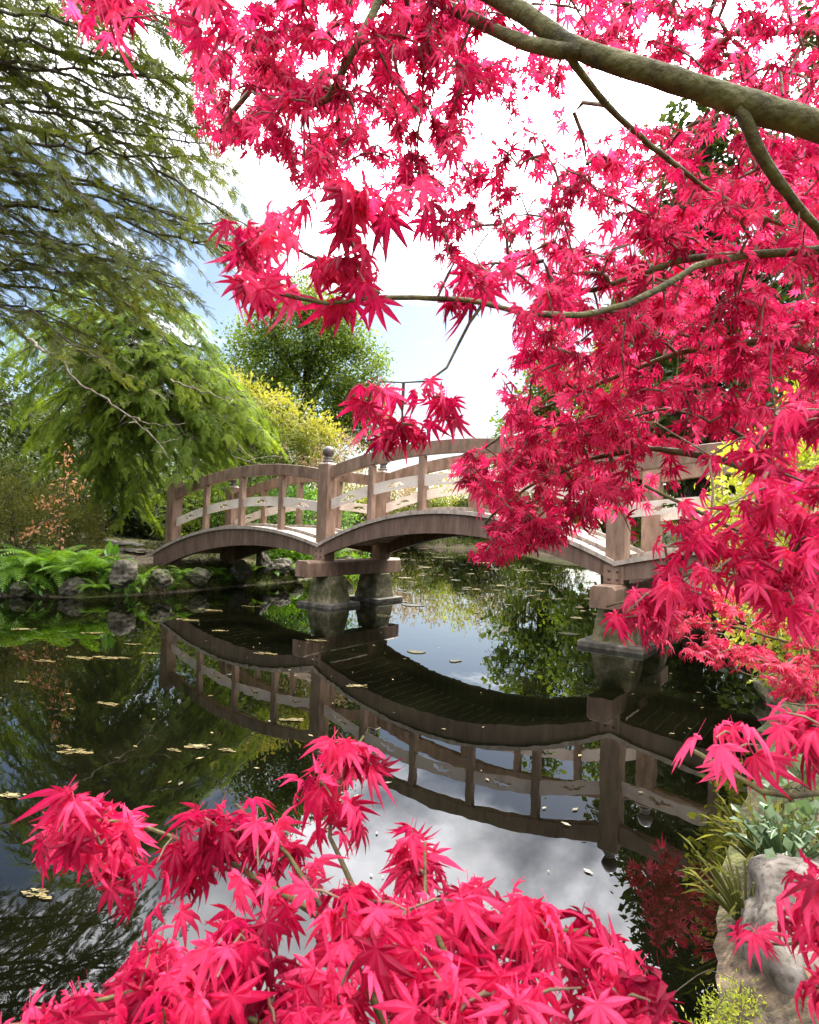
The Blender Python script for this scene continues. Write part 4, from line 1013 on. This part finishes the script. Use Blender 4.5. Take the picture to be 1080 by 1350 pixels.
def maple(name, label, root, mains, regions, mat, twig_w=.0011, group=None, step=.05, fol='crown'):
    """mains: (polyline, r0, r1, part name); regions: (points, leaf size, leaves per twig, droop)"""
    root = np.array(root, float); th = thing(name, label, 'tree', root, 0, group)
    nodes = []; par = []; isb = []
    for L, r0, r1, pn in mains:
        P = resample(L, step); P[1:-1] += np.cumsum(rng.normal(size=P[1:-1].shape) * .003, 0) * .4
        n = len(P); mb = MB(); rad = np.linspace(r0, r1, n) * (1 + .05 * np.sin(np.arange(n) * .9) + rng.normal(size=n) * .035); mb.tube(P - root, rad, 12 if r0 > .02 else 7)
        mb.build(pn, MAT['maple_bark'], th, smooth=True); nodes.append(P)
    X = np.concatenate(nodes)
    A = np.concatenate([np.column_stack([p, np.full(len(p), L), np.full(len(p), k), np.full(len(p), dr)]) for p, L, k, dr in regions])
    d = np.min(np.linalg.norm(A[:, None, :3] - X[None, ::3], axis=2), axis=1); A = A[np.argsort(d)]
    cnt = list(np.zeros(len(X), int)); par = [-1] * len(X); buf = np.zeros((len(X) + len(A) * 60, 3)); buf[:len(X)] = X; nx_ = len(X)
    paths = []
    for a in A:
        dd = np.linalg.norm(buf[:nx_] - a[:3], axis=1); i = int(np.argmin(dd)); L = dd[i]
        s = buf[i]; n = max(3, int(L / step) + 1)
        C = curve(s, a[:3], -.08 * L, n, min(.012, L * .03)); ids = []
        k0 = i
        for q in C[1:][:55]:
            buf[nx_] = q; par.append(k0); cnt.append(0); k0 = nx_; nx_ += 1; ids.append(k0)
        j = k0
        while j >= 0: cnt[j] += 1; j = par[j]
        paths.append((C[:56], ids, i, a))
    tw = MB(); PO, DI, SZ, TI = [], [], [], []
    for C, ids, i, a in paths:
        c = np.array([cnt[k] for k in ids]); r = twig_w * (1 + np.sqrt(np.concatenate([c[:1], c]))); r = np.minimum(r, .012); r[-1] = twig_w * 1.2
        tw.tube(C - root, r, 5 if r[0] > .003 else 4, False)
        L, k, dr = a[3], int(a[4]), a[5]; T = norm(C[-1] - C[max(0, len(C) - 4)]); base_t = np.clip(rng.normal(.5, .24), .03, .97)
        for q in range(k):
            pr = q // 2; back = pr * L * rng.uniform(.6, 1.3)
            S = np.concatenate([[0], np.cumsum(np.linalg.norm(np.diff(C[::-1], axis=0), axis=1))]); x = [np.interp(back, S, C[::-1][:, m_]) for m_ in range(3)]
            sg = 1 if q % 2 else -1; side = norm(np.cross(T, (0, 0, 1)) + rng.normal(size=3) * .35) * sg
            if pr % 2: side = norm(side * .5 + np.array([0, 0, .5]) + rng.normal(size=3) * .3)
            o = norm(T * .55 + side * .8 + rng.normal(size=3) * .25)
            dv = norm(o * np.array([1, 1, .6]) + np.array([0, 0, -dr * rng.uniform(.3, 1.6)]))
            sz = L * rng.uniform(.6, 1.2)
            PO.append(np.array(x) + o * .40 * sz); DI.append(dv); SZ.append(sz); TI.append(np.clip(base_t + rng.normal() * .2, 0, 1))
    PO, DI, SZ, TI = map(np.array, (PO, DI, SZ, TI))
    up = rng.normal(size=PO.shape) * .6 + np.array([0, 0, .9]) + DI * np.array([1, 1, 0]) * .8
    scatter_mix(tw, MAPLE_P, PO - root, frames(DI, up), SZ, TI)
    cr = tw.build(fol, MAT['maple_twig'], th); cr.data.materials.append(mat)      # crown: fine twigs and the leaves they carry
    isq = np.concatenate([np.full(len(f), f.shape[1] == 3) for f in tw.f])
    cr.data.polygons.foreach_set('material_index', isq.astype(np.int32)); cr.data.polygons.foreach_set('use_smooth', ~isq)
    print(name, 'leaves', len(PO)); return th

tr = np.array([(2.55, 2.15, gz(2.55, 2.15) - .1), (2.45, 2.08, .7), (2.25, 1.98, 1.25), (1.95, 1.82, 1.68), (1.62, 1.66, 1.98), tuple(at(1200, 222, 1.56))])
def fr(k, *p): return np.concatenate([tr[k:k + 1], cam_line(*p)])
mains = [(tr, .09, .040, 'trunk'),
         (fr(5, (1080, 165, 1.5), (1020, 150, 1.5), (960, 128, 1.5), (900, 108, 1.5), (840, 90, 1.52), (780, 72, 1.55), (735, 48, 1.58), (700, 22, 1.6), (640, -8, 1.65), (560, -30, 1.7), (470, -70, 1.8)), .038, .014, 'limb'),
         (cam_line((765, 68, 1.56), (730, 66, 1.58), (690, 55, 1.62), (650, 38, 1.67), (610, 18, 1.72), (575, 0, 1.78), (500, -40, 1.9)), .020, .011, 'branch'),
         (cam_line((560, -30, 1.7), (505, -10, 1.68), (492, 20, 1.66), (470, 65, 1.66), (450, 95, 1.68), (440, 125, 1.7), (425, 137, 1.74), (380, 133, 1.85), (330, 120, 2.0)), .015, .005, 'branch'),
         (cam_line((742, 62, 1.57), (760, 88, 1.6), (800, 135, 1.68), (860, 192, 1.8), (930, 245, 1.95), (1010, 285, 2.1), (1060, 305, 2.2)), .010, .006, 'branch'),
         (cam_line((975, 140, 1.5), (1000, 195, 1.52), (1030, 240, 1.55), (1060, 280, 1.6), (1110, 330, 1.7)), .017, .010, 'branch'),
         (fr(4, (1130, 325, 1.75), (1060, 334, 1.75), (990, 336, 1.8), (910, 342, 1.85), (850, 362, 1.9), (780, 385, 2.0), (720, 380, 2.2)), .017, .006, 'branch'),
         (cam_line((990, 336, 1.8), (920, 350, 1.7), (880, 378, 1.62), (830, 402, 1.55), (770, 415, 1.5), (700, 412, 1.42), (620, 390, 1.34), (560, 388, 1.28), (500, 388, 1.22), (440, 396, 1.18), (390, 388, 1.15), (330, 372, 1.12)), .011, .0035, 'branch'),
         (cam_line((500, 388, 1.22), (470, 370, 1.22), (430, 345, 1.22), (390, 330, 1.2), (340, 300, 1.2)), .005, .002, 'branch'),
         (cam_line((640, 396, 1.36), (610, 440, 1.38), (580, 500, 1.4), (545, 505, 1.4), (500, 503, 1.4)), .004, .0015, 'branch'),
         (fr(3, (1130, 480, 2.1), (1020, 445, 2.1), (900, 462, 2.3), (800, 500, 2.6), (700, 545, 2.9), (640, 590, 3.0)), .018, .005, 'branch'),
         (fr(3, (1120, 640, 1.95), (1080, 642, 1.95), (1000, 622, 2.0), (940, 604, 2.1), (860, 592, 2.3), (780, 605, 2.6), (700, 640, 2.8), (640, 690, 2.9)), .020, .005, 'branch'),
         (fr(3, (1100, 560, 2.3), (1000, 590, 2.2), (950, 560, 2.3), (880, 540, 2.5), (800, 560, 2.8)), .012, .004, 'branch'),
         (fr(2, (1110, 800, 1.6), (1060, 745, 1.55), (1000, 712, 1.55), (950, 690, 1.55), (900, 665, 1.5), (850, 640, 1.5)), .014, .004, 'branch'),
         (fr(2, (1120, 830, 2.1), (1000, 760, 2.2), (920, 755, 2.3), (850, 790, 2.3), (800, 800, 2.3)), .012, .004, 'branch'),
         (fr(1, (1130, 1060, 1.0), (1080, 1040, .97), (1030, 1047, .95), (985, 1035, .95), (950, 1008, .97), (915, 990, 1.0)), .010, .004, 'branch'),
         (fr(1, (1120, 1230, .95), (1060, 1240, .95), (1010, 1245, .98), (970, 1240, 1.0)), .005, .002, 'branch'),
         (fr(5, (1100, 40, 2.3), (960, 45, 2.4), (860, 10, 2.5), (740, -10, 2.6)), .016, .005, 'branch'),
         (cam_line((470, -70, 1.8), (380, -80, 1.6), (280, -60, 1.45), (200, -30, 1.4), (120, 0, 1.35)), .008, .003, 'branch')]
R = region
regs = [(R([(265, 70), (330, 15), (420, -40), (620, -40), (645, 50), (640, 130), (600, 190), (560, 240), (480, 255), (400, 235), (350, 225), (300, 205), (262, 160)], 1.6, 2.8, 430, None, .9), .050, 5, .7),
        (R([(300, 300), (340, 275), (430, 245), (560, 245), (590, 300), (540, 355), (490, 395), (430, 405), (330, 410), (300, 390)], 1.08, 1.4, 26), .064, 5, 1.7),
        (R([(560, 200), (700, 120), (760, 170), (690, 280), (700, 340), (620, 400), (560, 330)], 1.9, 2.8, 64), .050, 4, .8),
        (R([(620, -40), (1100, -40), (1100, 150), (960, 120), (800, 75), (740, 130), (640, 130)], 1.9, 3.2, 260, None, .7), .050, 5, .7),
        (R([(770, 175), (900, 160), (1100, 190), (1100, 420), (705, 420), (700, 330), (740, 250)], 1.7, 3.2, 430, None, 1.2), .050, 5, .7),
        (R([(700, 400), (1100, 400), (1100, 560), (980, 600), (860, 560), (760, 600), (680, 560), (650, 500)], 1.8, 3.2, 430, None, 1.2), .050, 5, .7),
        (R([(590, 625), (640, 575), (700, 545), (860, 560), (930, 575), (880, 650), (850, 700), (800, 715), (780, 690), (700, 725), (625, 740), (650, 690), (605, 655)], 2.1, 3.2, 310, None, 1.2), .052, 5, .6),
        (R([(850, 640), (1000, 560), (1100, 520), (1100, 830), (1000, 790), (900, 790), (870, 760), (820, 815), (805, 800), (860, 740), (860, 690)], 1.15, 1.8, 88), .058, 5, 1.3),
        (R([(690, 200), (1100, 200), (1100, 560), (700, 560), (720, 400)], 3.2, 4.4, 110, None, .8), .050, 6, .8),
        (R([(440, 505), (530, 492), (545, 560), (605, 535), (600, 560), (490, 588), (475, 570)], 1.3, 1.5, 7), .066, 4, 1.4),
        (R([(560, 515), (612, 520), (610, 555), (575, 560)], 1.38, 1.5, 3), .058, 4, 1.4),
        (R([(500, 560), (560, 550), (555, 585), (500, 590)], 1.4, 1.5, 3), .058, 4, 1.4),
        (R([(95, -10), (95, -50), (310, -50), (295, 30), (250, 60), (190, 25), (125, 45), (100, 45)], 1.2, 1.6, 24), .060, 5, 1.6),
        (R([(800, 800), (870, 770), (900, 800), (860, 835), (812, 825)], 1.5, 1.8, 9), .056, 5, 1.0),
        (R([(500, 350), (600, 330), (720, 350), (740, 430), (640, 430), (560, 410)], 1.25, 1.6, 16), .05, 4, 1.0),
        (R([(600, 190), (780, 180), (760, 330), (690, 420), (640, 420), (600, 300)], 1.8, 2.8, 22), .048, 4, .9),
        (R([(420, -40), (1100, -40), (1100, 560), (700, 560), (640, 400), (420, 240)], 1.5, 2.8, 150), .05, 0, 0),
        (R([(905, 985), (960, 940), (1100, 925), (1100, 975), (1000, 990), (920, 1000)], .92, 1.05, 8), .064, 4, 1.1),
        (R([(950, 1215), (1000, 1215), (1000, 1260), (950, 1260)], .95, 1.05, 2), .042, 3, .5),
        (R([(1060, 1140), (1130, 1120), (1130, 1340), (1075, 1330), (1055, 1230)], .85, 1.0, 12), .058, 4, 1.3)]
maple('maple_tree', 'red-leaved maple leaning in from the right with its limb across the sky', tr[0], mains, regs, MAT['maple_leaf'])

rt = np.array((.12, .80, gz(.12, .8) - .05))
def dfor(o): return 1.32 - (o[:, 1] - 960) / 390 * .50 + rng.normal(0, .07, len(o))
m2 = []
for L, r0 in (([(560, 1480, .82), (500, 1330, .9), (440, 1220, 1.0), (300, 1130, 1.1), (180, 1082, 1.15), (110, 1080, 1.18)], .010), ([(500, 1330, .9), (480, 1200, 1.05), (430, 1090, 1.18), (460, 1000, 1.26), (480, 970, 1.28)], .007),
              ([(560, 1480, .82), (620, 1330, .88), (660, 1240, .95), (760, 1220, .98), (850, 1290, .92)], .009), ([(560, 1480, .82), (350, 1350, .85), (200, 1300, .88), (80, 1330, .85)], .008), ([(620, 1330, .88), (560, 1200, 1.02), (560, 1110, 1.12)], .006),
              ([(440, 1220, 1.0), (380, 1130, 1.1), (310, 1060, 1.18)], .005)):
    P = cam_line(*L)
    if L[0][1] > 1400: P = np.concatenate([[rt], P])
    m2.append((P, r0, .0025, 'trunk' if L[0][1] > 1400 and r0 == .010 else 'branch'))
poly = [(40, 1090), (75, 1050), (160, 1070), (240, 1085), (290, 1050), (335, 1065), (385, 1070), (405, 1015), (450, 970), (505, 970), (500, 1000), (470, 1075), (550, 1090), (600, 1150), (650, 1180), (740, 1205), (820, 1250), (860, 1300), (880, 1400), (0, 1400), (0, 1340), (110, 1300), (150, 1200), (110, 1135), (60, 1120)]
pts = R(poly, .8, 1.3, 165, dfor)
pts2 = R([(60, 1090), (80, 1055), (150, 1070), (150, 1110), (70, 1115)], 0, 0, 5, dfor)
maple('low_maple', 'low red-leaved maple spilling over the near water at the foot of the picture', rt, m2, [(pts, .064, 5, 1.3), (pts2, .064, 5, 1.5), (R([(410, 1020), (450, 970), (500, 975), (470, 1040), (430, 1060)], 0, 0, 5, dfor), .068, 4, 1.2)], MAT['maple_leaf'])

lr = np.array((3.25, 3.9, gz(3.25, 3.9) - .05))
m3 = []
for L in ([(1150, 880, 3.5), (1050, 845, 3.4), (960, 820, 3.4), (880, 815, 3.5), (830, 800, 3.5)], [(1150, 880, 3.5), (1080, 790, 3.5), (980, 780, 3.6), (900, 785, 3.6)], [(1150, 880, 3.5), (1060, 880, 3.2), (1000, 895, 3.1), (960, 880, 3.1)], [(1150, 880, 3.5), (1090, 930, 3.0), (1030, 925, 2.9)]):
    m3.append((np.concatenate([[lr], cam_line(*L)]), .014, .003, 'trunk' if not m3 else 'branch'))
maple('laceleaf_maple', 'small spreading maple with fine layered pinkish-red leaves below the yellow-green shrub', lr, m3,
      [(R([(830, 800), (880, 775), (960, 775), (1100, 770), (1100, 840), (1000, 830), (920, 835), (860, 850)], 3.2, 3.8, 120), .052, 6, .2), (R([(860, 850), (960, 845), (1100, 850), (1100, 940), (1030, 930), (1000, 880), (950, 880)], 2.9, 3.5, 80), .048, 6, .2)], MAT['laceleaf'])
